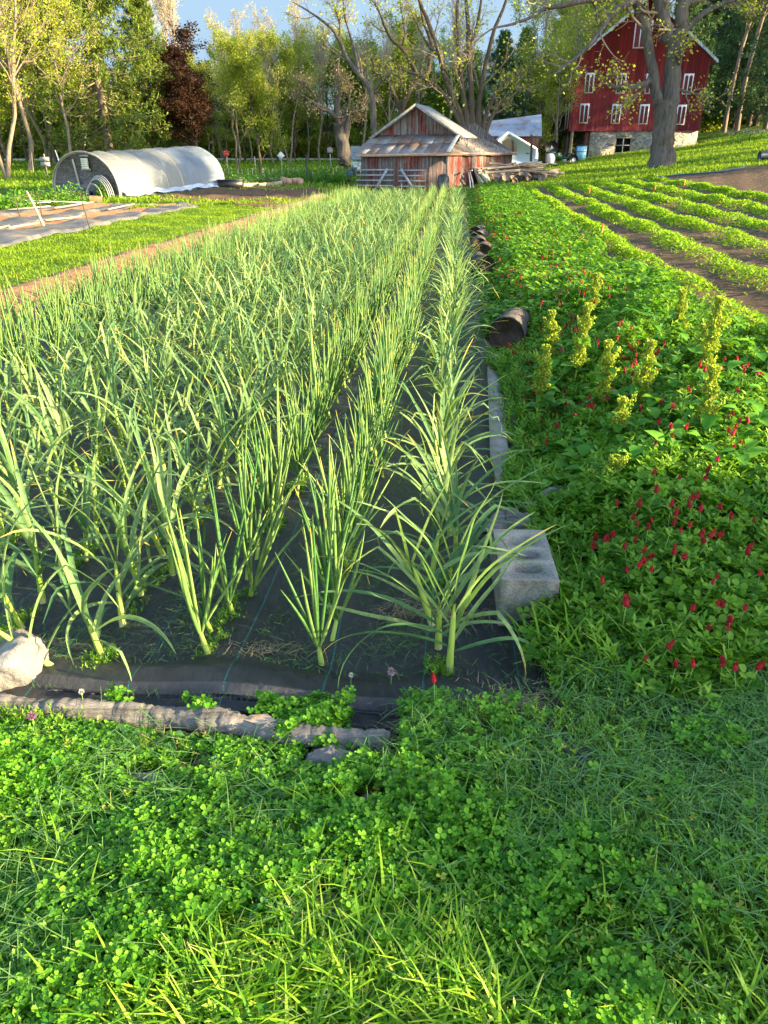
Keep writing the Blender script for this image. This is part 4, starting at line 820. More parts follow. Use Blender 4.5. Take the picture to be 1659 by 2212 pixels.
# ------------------------------------------------------------------ things round the near bed
def fbm3(p): return np.sin(p[:, 0]+1.7*np.sin(p[:, 1]*1.3))*np.sin(p[:, 2]+1.1*np.sin(p[:, 0]*.7))+.5*np.sin(p[:, 0]*2.3+p[:, 2]*1.7)
STN = []
def near():
    r = np.random.default_rng(11)
    # cinder block standing on its end wall: 0.19 wide x 0.39 deep x 0.19 high, cores open upward
    x, y = G(1137, 1352); ang = RAD(-3); e1 = np.array([math.cos(ang), math.sin(ang), 0]); e2 = np.array([-math.sin(ang), math.cos(ang), 0]); Z = np.array([0, 0, 1.])
    o0 = np.array([x, y, Tz(x, y)-.01]); W, D, H = .205, .40, .20
    t = thing('cinder_block', 'grey concrete cinder block with oval holes standing beside the front garlic plant', 'cinder block', tuple(o0))
    m = MB(); n = 24
    # top face with oval holes built as ring grids
    def pt(a, b, z): return o0+e1*a+e2*b+Z*z
    holes = [(0, .09), (0, .195), (0, .30)]; cells = [(0, .142), (.142, .247), (.247, .40)]
    for (hx, hy), (c0, c1) in zip(holes, cells):
        an = np.linspace(0, 2*PI, n, endpoint=False); ox = np.clip(np.cos(an)*1.6, -1, 1)*W/2; oy0 = np.clip(np.sin(an)*1.6, -1, 1); oy = np.where(oy0 > 0, hy+oy0*(c1-hy), hy+oy0*(hy-c0))
        hxp = .056*np.sign(np.cos(an))*np.abs(np.cos(an))**.75; hyp = hy+.040*np.sign(np.sin(an))*np.abs(np.sin(an))**.8
        out = np.array([pt(a, b, H) for a, b in zip(ox, oy)]); inn = np.array([pt(a, b, H) for a, b in zip(hxp, hyp)]); low = np.array([pt(a*.7, hy+(b-hy)*.75, -.01) for a, b in zip(hxp, hyp)])
        i = np.arange(n); j = (i+1) % n; m.add(np.concatenate([out, inn, low]), np.concatenate([np.stack([i, j, n+j, n+i], -1), np.stack([n+i, n+j, 2*n+j, 2*n+i], -1)]), tri=[[2*n, 2*n+k, 2*n+k+1] for k in range(1, n-1)])
    # outer sides, front with a shallow recess
    pr = [(-W/2, 0), (-W/2+.035, 0), (-W/2+.055, .014), (W/2-.055, .014), (W/2-.035, 0), (W/2, 0), (W/2, D), (W/2-.035, D), (W/2-.055, D-.014), (-W/2+.055, D-.014), (-W/2+.035, D), (-W/2, D)]
    lo = [pt(a, b, -.02) for a, b in pr]; hi = [pt(a, b, H) for a, b in pr]; k = len(pr); m.add(lo+hi, [[i, (i+1) % k, k+(i+1) % k, k+i] for i in range(k)])
    m.build('block_body', M_CONC, t)
    # rock at the left edge
    x, y = G(45, 1475); rock('rock', (x-.03, y+.02, Tz(x, y)+.075), (.115, .11, .095), M_ROCK, 'large pale rock at the left edge holding down the black fabric', sd=4)
    for (px, py, s, sx, lab, mt) in ((712, 1652, .055, 1.5, 'flat pale rock half buried in the clover below the driftwood log', M_ROCK), (318, 1700, .04, 1.5, 'small flat brown rock in the clover on the left', M_ROCK2), (800, 1760, .045, 1., 'brown rock in the clover below the end of the log', M_ROCK2), (1010, 1690, .03, .8, 'small blue grey stone in the weeds below the fabric corner', M_ROCK), (705, 1975, .04, 1.1, 'pale rough stone among the foreground grass', M_ROCK2), (540, 2068, .045, 1.3, 'brown stone behind the lowest grass tuft', M_ROCK2)):
        x, y = G(px, py); STN.append((x, y, s*sx)); rock('stone', (x, y, Tz(x, y)+.02), (s*sx, s*.9, s*.62), mt, lab)
    # driftwood log across the front
    pts = [G(a, b) for a, b in ((-60, 1540), (120, 1548), (300, 1562), (480, 1580), (660, 1610), (800, 1618), (842, 1622))]
    rad = [.034, .036, .034, .037, .036, .034, .032]; m = MB()
    P3 = np.array([(x, y, Tz(x, y)+rr*.8) for (x, y), rr in zip(pts, rad)]); tt = np.linspace(0, 6, 160); Pi = np.stack([np.interp(tt, range(7), P3[:, k]) for k in range(3)], -1); Pi[:, 2] += .006*np.sin(tt*5); ri = np.interp(tt, range(7), rad)*(1+.08*np.sin(tt*7)+.05*r.normal(size=160))
    t = thing('driftwood_log', 'long grey driftwood log lying along the front edge of the fabric', 'log', tuple(P3[3]))
    m.tube(Pi, ri, 16, cap=False); m.V[0] = m.V[0]+(.006*fbm3(m.V[0]*[9, 30, 30])+.003*fbm3(m.V[0]*[60, 90, 90]))[:, None]*np.array([0, -.5, .8]); m.build('log_body', M_LOG, t, True)
    m = MB(); n = 12; c = Pi[-1]; d = Pi[-1]-Pi[-2]; d /= np.linalg.norm(d); m.tube([c-d*.002, c+d*.003], ri[-1]*.98, 12); m.build('log_end', M_END, t)
    m = MB(); b = Pi[92]+[0, .0, ri[92]]; m.add([b+[-.05, .005, .005], b+[.0, -.025, .012], b+[.05, -.005, .008], b+[.02, .03, .004], b+[-.03, .03, .0]], [[0, 1, 2, 3]], tri=[[0, 3, 4]]); m.build('loose_bark', plain('pale_bark_chip', (.42, .30, .22), .9), t)
    # branched driftwood behind the block
    pw = lambda px, py, dz=0.: (lambda q: np.array([q[0], q[1], Tz(*q)+dz]))(G(px, py))
    m = MB()
    def curve(ps, rs, sd=8):
        ps = np.array(ps); t_ = np.linspace(0, len(ps)-1, len(ps)*5); p = np.stack([np.interp(t_, range(len(ps)), ps[:, k]) for k in range(3)], -1); rr = np.interp(t_, range(len(ps)), rs)*(1+.12*np.sin(t_*6)+.06*r.normal(size=len(t_))); m.tube(p, rr, sd)
    t = thing('driftwood_branch', 'knotty grey branch stump lying behind the cinder block', 'branch', tuple(pw(1090, 1150, .03)))
    curve([pw(1052, 1180, .03), pw(1085, 1150, .06), pw(1130, 1160, .05), pw(1160, 1150, .05)], [.04, .065, .06, .04], 10)
    curve([pw(1120, 1140, .07), pw(1170, 1115, .10), pw(1230, 1100, .12), pw(1265, 1082, .13)], [.035, .03, .026, .018], 8); curve([pw(1150, 1150, .05), pw(1190, 1130, .07), pw(1240, 1118, .08)], [.022, .015, .008], 6)
    m.build('stump', M_LOG, t, True)
    # cut log lengths and boards along the right edge of the fabric
    def cutlog(px, py, rr, L, yaw, lab, tilt=0., hol=False):
        x, y = G(px, py); z = Tz(x, y); d = np.array([math.sin(yaw), math.cos(yaw), tilt]); c = np.array([x, y, z+rr*.92]); t = thing('cut_log', lab, 'log', tuple(c*[1, 1, 0]+[0, 0, z]))
        m = MB(); ts = np.linspace(0, L, 8); m.tube(c+ts[:, None]*d, rr*(1+.03*r.normal(size=8)), 22, cap=False); m.build('bark', M_BARK, t, True)
        m = MB(); m.tube([c+d*.004, c+d*.01], [rr*.97, rr*.97], 22); m.build('sawn_end', M_END, t, False)
    cutlog(1090, 762, .155, .5, .35, 'thick cut log with dark sawn end beside the garlic row nearest the camera')
    for i, (px, py, rr) in enumerate(((1046, 601, .15), (1041, 571, .15), (1035, 548, .13), (1030, 532, .13), (1026, 517, .12))):
        cutlog(px, py, rr, .42, .2+.15*r.normal(), ('second', 'third', 'fourth', 'fifth', 'sixth')[i]+' cut log in the line beside the last garlic row, counted from the camera')
    for i, (a, b, c_, d_, lab) in enumerate(((1078, 1010, 1064, 780, 'grey weathered board lying along the right edge of the fabric near the thick log'), (1062, 735, 1047, 622, 'grey weathered board lying behind the thick cut log'), (1092, 1060, 1082, 1012, 'short whitish board end on the fabric edge above the branch'))):
        p0, p1 = G(a, b), G(c_, d_); m = MB(); m.bar((*p0, Tz(*p0)+.035), (*p1, Tz(*p1)+.035), .10, .03); tag(m.build('edge_board', M_WOODG), lab, 'board')
near()
# ------------------------------------------------------------------ garlic and onions
M_GLEAF = leafmat('garlic_leaf', (.07, .17, .065), (.28, .385, .14), .28, (.52, .38, .08), None, .5, .78, .15, 1.45, .25, True)
M_OLEAF = leafmat('onion_leaf', (.06, .175, .045), (.25, .37, .10), .25, (.55, .42, .09), None, .5, .86, .25, 1.4, .28, True)
M_STEM = leafmat('garlic_stem', (.26, .40, .06), (.42, .52, .12), .25, None, (.55, .52, .30), .4)
def strap(r, az, el0, L, w, droop, org, n=10, kink=None):
    """V-folded strap leaf: starts at elevation el0 and bends over by droop"""
    t = np.linspace(0, 1, n+1); p = [np.array(org, float)]; el = el0; side = r.normal()*.45
    for i in range(n):
        tt = (i+.5)/n; e = el0-droop*tt**1.6
        if kink is not None and tt > kink: e -= 1.1
        a = az+side*tt; p.append(p[-1]+np.array([math.cos(a)*math.cos(e), math.sin(a)*math.cos(e), math.sin(e)])*L/n)
    p = np.array(p); wv = r.uniform(2, 5); p[:, 2] += .006*np.sin(t*wv*2.2+r.random()*6)*t; p[:, 0] += .005*np.sin(t*wv*3+1)*t; d = np.gradient(p, axis=0); d /= np.linalg.norm(d, axis=1, keepdims=True)
    tw = r.normal()*.5; sx = np.array([-math.sin(az), math.cos(az), 0]); ups = np.cross(d, sx); ups /= np.linalg.norm(ups, axis=1, keepdims=True)
    ups = np.where(ups[:, 2:3] < 0, -ups, ups) if abs(el0) < 1.2 else ups
    c, s_ = np.cos(tw*t)[:, None], np.sin(tw*t)[:, None]; X = sx*c+ups*s_; U = ups*c-sx*s_
    ww = (w*.5*np.minimum(1, .55+t*3)*(1-t**2.2)**.8+.0008)[:, None]
    v = np.stack([p-X*ww+U*ww*.45, p, p+X*ww+U*ww*.45], 1).reshape(-1, 3)
    q = []
    for i in range(n): b = i*3; q += [[b, b+1, b+4, b+3], [b+1, b+2, b+5, b+4]]
    return v, q, np.repeat(t, 3)
def garlic(r, size=1., nl=9, n=10, fan=None):
    fan = r.uniform(0, PI) if fan is None else fan; hs = r.uniform(.13, .2)*size; st = MB()
    lean = r.normal(size=2)*.03
    zs = np.linspace(-.01, 1, 6); sp = np.stack([lean[0]*zs, lean[1]*zs, zs*hs*1.25], -1); st.tube(sp, np.array([.0125, .0115, .0105, .0095, .008, .004])*size, 7 if n > 6 else 5, r.random(), cap=False)
    ls = []
    for i in range(nl):
        f = i/(nl-1); az = fan+(PI if i % 2 else 0)+r.normal()*.35; z = hs*(.35+.85*f); L = (.30+.20*math.sin(f*PI*.8+.3))*size*r.uniform(.8, 1.15)
        el = .45+.95*f+r.normal()*.08; dr = r.uniform(.35, 1.8)*(1.25-f*.85); kink = r.uniform(.5, .85) if r.random() < .28 else None
        m = MB(); v, q, a = strap(r, az, min(el, 1.5), L, .018*size*r.uniform(.75, 1.3), dr, (lean[0]*z/hs, lean[1]*z/hs, z), n, kink); m.add(v, q, a, r.random()); ls.append(m)
    return st, ls
def onion(r, size=1., nl=8, n=7, sides=5):
    hs = r.uniform(.05, .08)*size; st = MB(); lean = r.normal(size=2)*.02
    st.tube([(0, 0, -.01), (lean[0]*.5, lean[1]*.5, hs*.6), (lean[0], lean[1], hs*1.3)], np.array([.0125, .010, .008])*size, 6 if n > 5 else 4, r.random(), cap=False)
    pts = []; rad = []; ls = []
    for i in range(nl):
        f = i/(nl-1); az = r.uniform(0, 2*PI); e = 1.12+.42*f+r.normal()*.07; L = (.36+.2*f)*size*r.uniform(.8, 1.15); dr = r.uniform(-.25, .45)*(1.2-f*.6)
        p = [np.array([lean[0], lean[1], hs])]; sd = r.normal()*.3
        for k in range(n):
            tt = (k+.5)/n; ee = e-dr*tt; a = az+sd*tt; p.append(p[-1]+np.array([math.cos(a)*math.cos(ee), math.sin(a)*math.cos(ee), math.sin(ee)])*L/n)
        t = np.linspace(0, 1, n+1); rr = .0058*size*(np.minimum(1, .6+2*t))*(1-t**3)**.9+.0006
        m = MB(); m.tubes(np.array(p)[None], rr[None], sides, np.array([r.random()])); ls.append(m)
    return st, ls
def clump(ls):
    m = MB()
    for l in ls: m.merge(l)
    return m
def RN(u): return ('first', 'second', 'third', 'fourth', 'fifth', 'sixth', 'seventh', 'eighth', 'ninth', 'tenth', 'eleventh')[min(10, max(0, int(round(-u/.38))))]
def crop_rows():
    r = np.random.default_rng(21)
    kinds = ['g', 'o', 'o', 'g', 'g', 'g', 'g', 'g', 'o', 'o', 'o']
    us = [0.0, -.40, -.76, -1.14, -1.50, -1.88, -2.27, -2.66, -3.05, -3.43, -3.82]
    plants = []
    for k, u in zip(kinds, us):
        v = 1.98+r.uniform(-.02, .02); 
        if u == -.76: v = 1.99
        while v < 28:
            plants.append((k, u+r.normal()*.025, v, r.uniform(.84, 1.1)*(.96 if k == 'o' else 1.0))); v += (.15 if k == 'g' else .125)*r.uniform(.8, 1.2)
    front = []
    # the leaning plant and extra front ones on the left
    P_ = []
    for k, u, v, s in plants:
        x, y = RW(u, v); a = ray_px(x, y)
        if a[0] < -.62 : continue
        P_.append((k, x, y, s, math.hypot(x, y)))
    P_.sort(key=lambda p: p[4])
    # unique front plants whose every leaf is a part
    lab_front = ['broad leaved garlic plant at the right corner of the fabric beside the cinder block']
    nun = {'g': 0, 'o': 0}; desc_g = ['garlic plant at the front right corner, its long arching leaves reaching over the cinder block', 'leaning garlic plant at the front left beside the large pale rock', 'upright garlic plant in the first gap right of the pale rock']
    V = {'g': [], 'o': []}
    for i in range(9):
        for kk, fn in (('g', garlic), ('o', onion)):
            st, ls = fn(r, 1., 10 if kk == 'g' else 9); V[kk].append((st.mesh('stem'), clump(ls).mesh('leaves')))
            V[kk][-1][0].materials.append(M_STEM); V[kk][-1][1].materials.append(M_GLEAF if kk == 'g' else M_OLEAF)
    cnt = {'g': 0, 'o': 0}; stuff = {'g': MB(), 'o': MB()}; SV = {'g': [], 'o': []}
    for i in range(8):
        for kk in 'go':
            st, ls = garlic(r, 1., 8, 5) if kk == 'g' else onion(r, 1., 7, 3, 3); m = clump(ls); m.merge(st); SV[kk].append((np.concatenate(m.V), np.concatenate(m.Q), np.concatenate(m.A)))
    bulk = {'g': [], 'o': []}
    rows_front = {}
    for (k, x, y, s, dist) in P_:
        u = round(uv_of(x, y)[0]/.38)
        if dist < 2.42 and rows_front.get(u, 0) < 1:
            rows_front[u] = rows_front.get(u, 0)+1
            z = Tz(x, y)+.012
            lab = {0: 'large garlic plant at the right front corner, long leaves arching towards the cinder block', -1: 'narrow leaved onion plant at the front edge, second row from the cinder block', -2: 'narrow leaved onion plant at the front edge, third row from the cinder block', -3: 'garlic plant at the front edge in the fourth row from the cinder block'}.get(u, 'garlic plant at the front edge just right of the large pale rock' if u == -4 else 'garlic plant at the front edge above the large pale rock')
            t = thing('garlic_plant' if k == 'g' else 'onion_plant', lab, 'garlic' if k == 'g' else 'onion', (x, y, z))
            rr = np.random.default_rng(100+u); st, ls = garlic(rr, 1.06 if u == 0 else .95, 11 if u == 0 else 9, 14, .15 if u == 0 else None) if k == 'g' else onion(rr, .92, 11, 10, 7)
            off = np.array([x, y, z])
            m = MB(); m.merge(st, t=off); m.build('stem', M_STEM, t, True)
            for l in ls: m = MB(); m.merge(l, t=off); m.build('leaf', M_GLEAF if k == 'g' else M_OLEAF, t, True)
            continue
        if cnt[k] < 292:
            cnt[k] += 1; u_ = uv_of(x, y)[0]; vs, vl = V[k][int(r.integers(9))]; nm, lab, cat, grp = (('garlic_plant', 'grey green flat leaved garlic plant in the '+RN(u_)+' row from the cinder block', 'garlic', 'garlic plants in the '+RN(u_)+' row') if k == 'g' else ('onion_plant', 'thin upright leaved onion plant in the '+RN(u_)+' row from the cinder block', 'onion', 'onion plants in the '+RN(u_)+' row'))
            z = Tz(x, y)+.012; o = bpy.data.objects.new(nm, None); COL.objects.link(o); o.location = (x, y, z); o.rotation_euler = (r.normal()*.05, r.normal()*.05, r.uniform(0, 2*PI)); o.scale = (s, s, s*r.uniform(.92, 1.08)); o.empty_display_size = .05; tag(o, lab, cat, grp)
            for nm2, me in (('stem', vs), ('leaves', vl)): c = bpy.data.objects.new(nm2, me); COL.objects.link(c); c.parent = o
        else: bulk[k].append((x, y, s))
    for k in 'go':
        b = np.array(bulk[k]); vi = r.integers(0, 8, len(b)); mb = MB()
        for i in range(8):
            q = b[vi == i]; pos = np.stack([q[:, 0], q[:, 1], T(q[:, 0], q[:, 1])+.01], -1); mb.scatter(SV[k][i], pos, rotm(r.uniform(0, 6.28, len(q)), r.normal(size=len(q))*.06), q[:, 2]*(1.0), r.random(len(q)))
        tag(mb.build('garlic_rows' if k == 'g' else 'onion_rows', M_GLEAF if k == 'g' else M_OLEAF), 'dense mass of garlic leaves in the far half of the bed' if k == 'g' else 'dense mass of thin onion leaves in the far half of the bed', 'garlic rows' if k == 'g' else 'onion rows', None, 'stuff')
    # leaning garlic beside the rock
    x, y = G(135, 1462); z = Tz(x, y)+.01; t = thing('garlic_plant', 'garlic plant leaning hard to the left beside the large pale rock', 'garlic', (x, y, z)); rr = np.random.default_rng(5); st, ls = garlic(rr, 1.1, 8, 14, .3); M = rotm([PI/2], -.0)[0] @ rotm([0.], .0)[0]
    ca = math.cos(-.62); sa = math.sin(-.62); M = np.array([[ca, 0, sa], [0, 1, 0], [-sa, 0, ca]]); off = np.array([x, y, z]); m = MB(); m.merge(st, M, off); m.build('stem', M_STEM, t, True)
    for l in ls: m = MB(); m.merge(l, M, off); m.build('leaf', M_GLEAF, t, True)
def ray_px(x, y): return (x/y,)
crop_rows()
# ------------------------------------------------------------------ ground vegetation (stuff)
def pts_in(fn, n, x0, x1, y0, y1, r, power=1.):
    """random points in a box, kept where fn(x,y) (a 0-1 density) allows, denser near the camera with power"""
    out = []; tot = 0
    while tot < n:
        x = r.uniform(x0, x1, n*2); y = y0+(y1-y0)*r.random(n*2)**power; k = r.random(n*2) < fn(x, y); k &= np.abs(x/np.maximum(y, .3)) < .66+.5/np.maximum(y, .3)
        out.append(np.stack([x[k], y[k]], -1)); tot += int(k.sum())
        if len(out) > 60: break
    return np.concatenate(out)[:n]
def fbm(x, y, s, sd=0):
    v = 0
    for k in range(4): f = s*1.9**k; v = v+np.sin(x*f+sd+k*1.7+1.3*np.sin(y*f*.7+k))*np.sin(y*f*1.1+sd*2+k+1.1*np.sin(x*f*.6))/1.6**k
    return v
TREF = t_trefoil(); SPRIG = t_sprig(); BLD = t_blade(.035, .7, 3); BLDN = t_blade(.03, .5, 2); BLDC = t_blade(.022, .5, 2); OVAL = t_leaf(.42, .08, .2)
BLDW = t_blade(.05, .9, 4)
def cover(name, label, mat, tp, pts, h, tilt, sc, r, hz=None, roll=.2):
    n = len(pts); z = T(pts[:, 0], pts[:, 1])+(hz if hz is not None else h*r.random(n)); M = rotm(r.uniform(0, 2*PI, n), tilt[0]+(tilt[1]-tilt[0])*r.random(n), r.normal(size=n)*roll)
    m = MB(); m.scatter(tp, np.stack([pts[:, 0], pts[:, 1], z], -1), M, r.uniform(*sc, n), np.clip(r.random(n)*.8+.1+.1*fbm(pts[:, 0], pts[:, 1], 2.), 0, 1)); o = m.build(name, mat); return tag(o, label, None, None, 'stuff')
def bedfree(x, y): u, v = uv_of(x, y); return ~((u > -4.66) & (u < .36) & (v > 1.80-.0))
def logfree(x, y): # the log's line
    return 1
LLX = [G(q, w) for q, w in ((-60, 1540), (120, 1548), (300, 1562), (480, 1580), (660, 1610), (800, 1618), (842, 1622))]
LLX = np.array(LLX)
def dlog(x, y):
    yl = np.interp(x, LLX[:, 0], LLX[:, 1]); return np.where((x < LLX[-1, 0]+.03), yl-y, 9.)
def hcl(x, y): u, v = uv_of(x, y); return .06+.22*sst(.40, .9, u)*sst(1.7, 2.6, v)+.06*fbm(x, y, 1.7, 1)+.13*sst(3.0, 4.0, v)*(1-sst(6, 8.5, v))*sst(.75, 1.3, u)*(1.+.5*fbm(x, y, 2.9, 6))
def Gh(px, py, off):
    a, b = ray(px, py); d = 1.2
    for _ in range(3000):
        if CAM_H+b*d <= float(T(a*d, d))+float(hcl(a*d, d))+off: break
        d *= 1.004
    return a*d, d
def stonefree(x, y):
    k = np.ones(np.shape(x)); 
    for (sx, sy, s) in STN: k = k*(((x-sx)**2+((y-sy)*1.2)**2) > (s*.95)**2)
    for (px, py, s) in ((1110, 1165, .10), (1190, 1115, .075), (1240, 1100, .05), (1138, 1290, .14), (1140, 1355, .10), (1135, 1395, .06), (1040, 1620, .07), (620, 1735, .035), (790, 1790, .04), (330, 1725, .04), (1000, 1750, .05)):
        sx, sy = PTS.setdefault((px, py), G(px, py)); k = k*np.clip((((x-sx)**2+(y-sy)**2)/s**2), .04, 1)
    return k
PTS = {}
def lowplants():
    r = np.random.default_rng(31)
    MC = leafmat('clover_leaf', (.022, .12, .006), (.16, .37, .022), .3, None, None, .5, spec=.22); MCW = leafmat('chickweed_leaf', (.05, .17, .01), (.24, .40, .04), .32)
    MG = leafmat('grass_blade', (.05, .17, .008), (.25, .42, .025), .34, (.42, .38, .16), None, .5, .8, tipr=.3); MH = leafmat('cut_grass', (.05, .14, .03), (.15, .28, .08), .2, None, None, .6)
    MHd = leafmat('dry_clippings', (.16, .11, .06), (.34, .27, .16), .1)
    fg = lambda x, y: bedfree(x, y)*stonefree(x, y)*((dlog(x, y) > .045) | (dlog(x, y) < -.3))
    def cl(x, y): # clover, densest below the log on the left and centre
        dl = dlog(x, y); return fg(x, y)*(dl > .035)*np.clip(.15+.9*sst(.55, -.1, x+.25*np.sin(y*5))*sst(.85, 1.2, y)+.55*fbm(x, y, 4., 1)+.3*fbm(x, y, 11., 2), 0.02, 1)
    p = pts_in(cl, 40000, -1.5, 1.5, .82, 1.88, r); hz = .03+.065*r.random(len(p))+.028*fbm(p[:, 0], p[:, 1], 6, 2)
    hz = hz*np.interp(dlog(p[:, 0], p[:, 1]), [.03, .1, .25], [.25, .5, 1.])
    cover('clover_mat', 'dense green clover covering the ground below the driftwood log', MC, TREF, p, .06, (-.6, .6), (.006, .0165), r, np.clip(hz, .01, .14))
    p = pts_in(lambda x, y: fg(x, y)*np.clip(.25+.75*sst(-.2, .6, x)+.4*fbm(x, y, 2.5, 5), 0, 1), 16000, -1.5, 3., .82, 2.9, r)
    cover('chickweed', 'pale green chickweed sprawling over the right foreground', MCW, SPRIG, p, .03, (-.9, .9), (.03, .075), r)
    p = pts_in(lambda x, y: fg(x, y)*np.clip(.1+.55*fbm(x, y, 2.6, 3)+.8*sst(.5, 1.1, x)*sst(1.15, 1.45, y)+.5*np.exp(-((x+.25)**2+(y-1.12)**2)/.03), .03, 1), 15000, -1.5, 2.4, .82, 2.2, r)
    cover('cut_grass', 'matted blue green grass clippings strewn over the clover', MH, BLDC, p, .0, (-.25, .3), (.04, .12), r, .05+.07*r.random(len(p)))
    p = pts_in(lambda x, y: fg(x, y)*np.clip(.06+1.1*sst(1.08, .92, y+.05*np.sin(x*6)+.2*sst(.15, .35, x)+.2*sst(-.3, -.45, x))+.9*np.exp(-((x+.26)**2+(y-1.06)**2)/.008), 0, 1), 7500, -1.1, 1.2, .8, 1.4, r)
    cover('grass', 'tall green grass blades along the bottom of the view', MG, BLDW, p, .0, (.6, 1.4), (.07, .19), r)
    p = pts_in(lambda x, y: fg(x, y)*np.clip(.25+.6*fbm(x, y, 4, 8), 0, 1), 3500, -1.5, 2.2, .82, 2.2, r)
    cover('dry_clippings', 'dry brown grass clippings among the clover', MHd, BLDN, p, .05, (-.3, .3), (.03, .10), r)
    rr_ = []
    for (x0, x1, y0, y1, n_) in ((540, 760, 1545, 1610, 800), (560, 960, 1500, 1560, 1300), (860, 960, 1560, 1640, 500), (240, 330, 1495, 1545, 260), (330, 410, 1500, 1540, 200), (410, 470, 1508, 1545, 120)):
        q = Gv(r.uniform(x0, x1, n_), r.uniform(y0, y1, n_)+30); rr_.append(q[fbm(q[:, 0], q[:, 1], 9, 3) >  -.25])
    p = np.concatenate(rr_); cover('clover_mat', 'clumps of bright clover spilling over the driftwood log and the fabric edge', MC, TREF, p, .06, (-.6, .6), (.007, .0165), r, .015+.06*r.random(len(p))+.02*np.clip(fbm(p[:, 0], p[:, 1], 14, 3), -1, 1))
    # on the fabric: sparse clippings, weeds at the holes
    pf = pts_in(lambda x, y: np.clip(.12+.5*np.clip(fbm(x, y, 2.6, 4), 0, 1), 0, 1)*~bedfree(x, y), 9000, -2, .6, 1.86, 4.5, r, 1.6)
    o = cover('clippings_on_fabric', 'thin green grass clippings scattered on the black fabric', MH, BLDN, pf, .0, (-.06, .08), (.02, .065), r, .024+.006*r.random(len(pf)))
    pf = pts_in(lambda x, y: np.exp(-(((x-.20)/.16)**2+((y-2.32)/.05)**2))+np.exp(-(((x+.45)/.12)**2+((y-2.08)/.03)**2))+np.exp(-(((x-.33)/.2)**2+((y-1.75)/.1)**2)), 1500, -1, .8, 1.6, 2.6, r)
    cover('dead_roots', 'brown dead roots and straw lying on the fabric between the garlic plants', MHd, BLDN, pf, .012, (-.2, .2), (.03, .09), r, .026+.01*r.random(len(pf)))
    pw = pts_in(lambda x, y: (np.abs((uv_of(x, y)[0]/.38)-np.round(uv_of(x, y)[0]/.38)) < .12)*(fbm(x, y, 6, 2) > .35)*(~bedfree(x, y)), 2600, -2, .3, 1.95, 4., r)
    cover('weed_seedlings', 'small green weeds growing round the garlic stems in the fabric holes', MCW, SPRIG, pw, .005, (-.6, .6), (.02, .05), r)
    # broad single leaves (plantain, dock) in the foreground
    MB_ = leafmat('broad_weed_leaf', (.04, .14, .035), (.10, .23, .07), .2, None, None, .5)
    p = pts_in(lambda x, y: fg(x, y)*1., 1100, -1.2, 1.8, .85, 2.0, r); cover('broad_weed_leaves', 'broad pale green weed leaves lying among the clippings', MB_, t_leaf(.36, .1, .3), p, .05, (-.2, .8), (.02, .055), r)
    MY = leafmat('yellowing_leaf', (.45, .40, .04), (.62, .58, .08), .3); p = pts_in(lambda x, y: fg(x, y)*1., 300, -1.1, 1.4, .85, 1.6, r); cover('yellow_leaves', 'few yellowing clover leaves scattered in the foreground', MY, TREF, p, .08, (-.4, .4), (.008, .014), r)
    # ---- crimson clover bed: leaves
    def cb(x, y):
        u, v = uv_of(x, y); rt = np.where(v < 4.6, 3.4, 2.05+.12*np.sin(v*1.7)); return stonefree(x, y)*(u > .34+.05*np.sin(v*5))*(u < rt)*(v > 1.95-.4*sst(.9, 1.6, u)+.1*np.sin(u*7))
    ML = leafmat('crimson_clover_leaf', (.035, .135, .008), (.21, .39, .03), .42, None, None, .45)
    p = pts_in(cb, 30000, .3, 4.2, 1.6, 7.0, r, 1.35); hz = np.maximum(.02, hcl(p[:, 0], p[:, 1]))*(1-.6*r.random(len(p))**2)
    cover('clover_bed', 'tall leafy crimson clover foliage filling the strip right of the garlic', ML, TREF, p, .1, (-.7, .7), (.020, .036), r, hz)
    p = pts_in(cb, 34000, .3, 5.5, 6.8, 30, r, 1.25); hz = np.maximum(.02, hcl(p[:, 0], p[:, 1])+.03)*(1-.8*r.random(len(p))**1.5)
    cover('clover_bed', 'far part of the leafy clover strip running towards the red shed', ML, OVAL, p, .1, (-.8, .9), (.05, .09), r, hz)
    p = pts_in(cb, 2600, .3, 3.6, 1.75, 6.0, r, 1.2); cover('chickweed', 'thin vetch and chickweed stems threading through the crimson clover', MCW, t_sprig(9, .3, .6), p, .1, (-.6, .6), (.10, .17), r, np.maximum(.0, hcl(p[:, 0], p[:, 1])-.12))
    p = pts_in(lambda x, y: cb(x, y)*(uv_of(x, y)[1] > 1.), 7000, .4, 2.8, 1.45, 3.4, r); cover('grass', 'fine grass blades growing through the front of the clover strip', MG, BLDW, p, .0, (.9, 1.5), (.08, .26), r)
    # ---- crop rows on the right
    MR = leafmat('crop_leaf', (.12, .27, .01), (.34, .48, .03), .38, None, None, .5)
    for k, (u0, w, v0, lab) in enumerate(((2.62, .22, 4.8, 'first'), (3.45, .26, 4., 'second'), (4.3, .27, 4., 'third'), (5.15, .27, 4., 'fourth'), (6.0, .27, 4., 'fifth'), (6.9, .2, 4, 'sixth'))):
        n = 22000; v = v0+(30.3-v0)*r.random(n)**1.15; keep = (fbm(v*0+u0*5, v, 1.4, k)+1.25 > 1.6*r.random(n)); v = v[keep]; n = len(v); du = np.clip(r.normal(size=n), -2.1, 2.1)*w*.5*(1+.15*np.sin(v*2+k)); u = u0+du+.05*np.sin(v*.9+k); x, y = RW(u, v)
        hz = (.12+.03*np.sin(v*3))*(1-.8*(du/w)**2*1.2)*(1-.7*r.random(n)**2); sc = .036+.028*sst(8, 25, v)
        m = MB(); m.scatter(OVAL, np.stack([x, y, T(x, y)+np.maximum(hz-.02, .01)], -1), rotm(r.uniform(0, 6.28, n), r.uniform(.0, 1.2, n), r.normal(size=n)*.3), sc*r.uniform(.7, 1.3, n)); o = m.build('crop_row', MR)
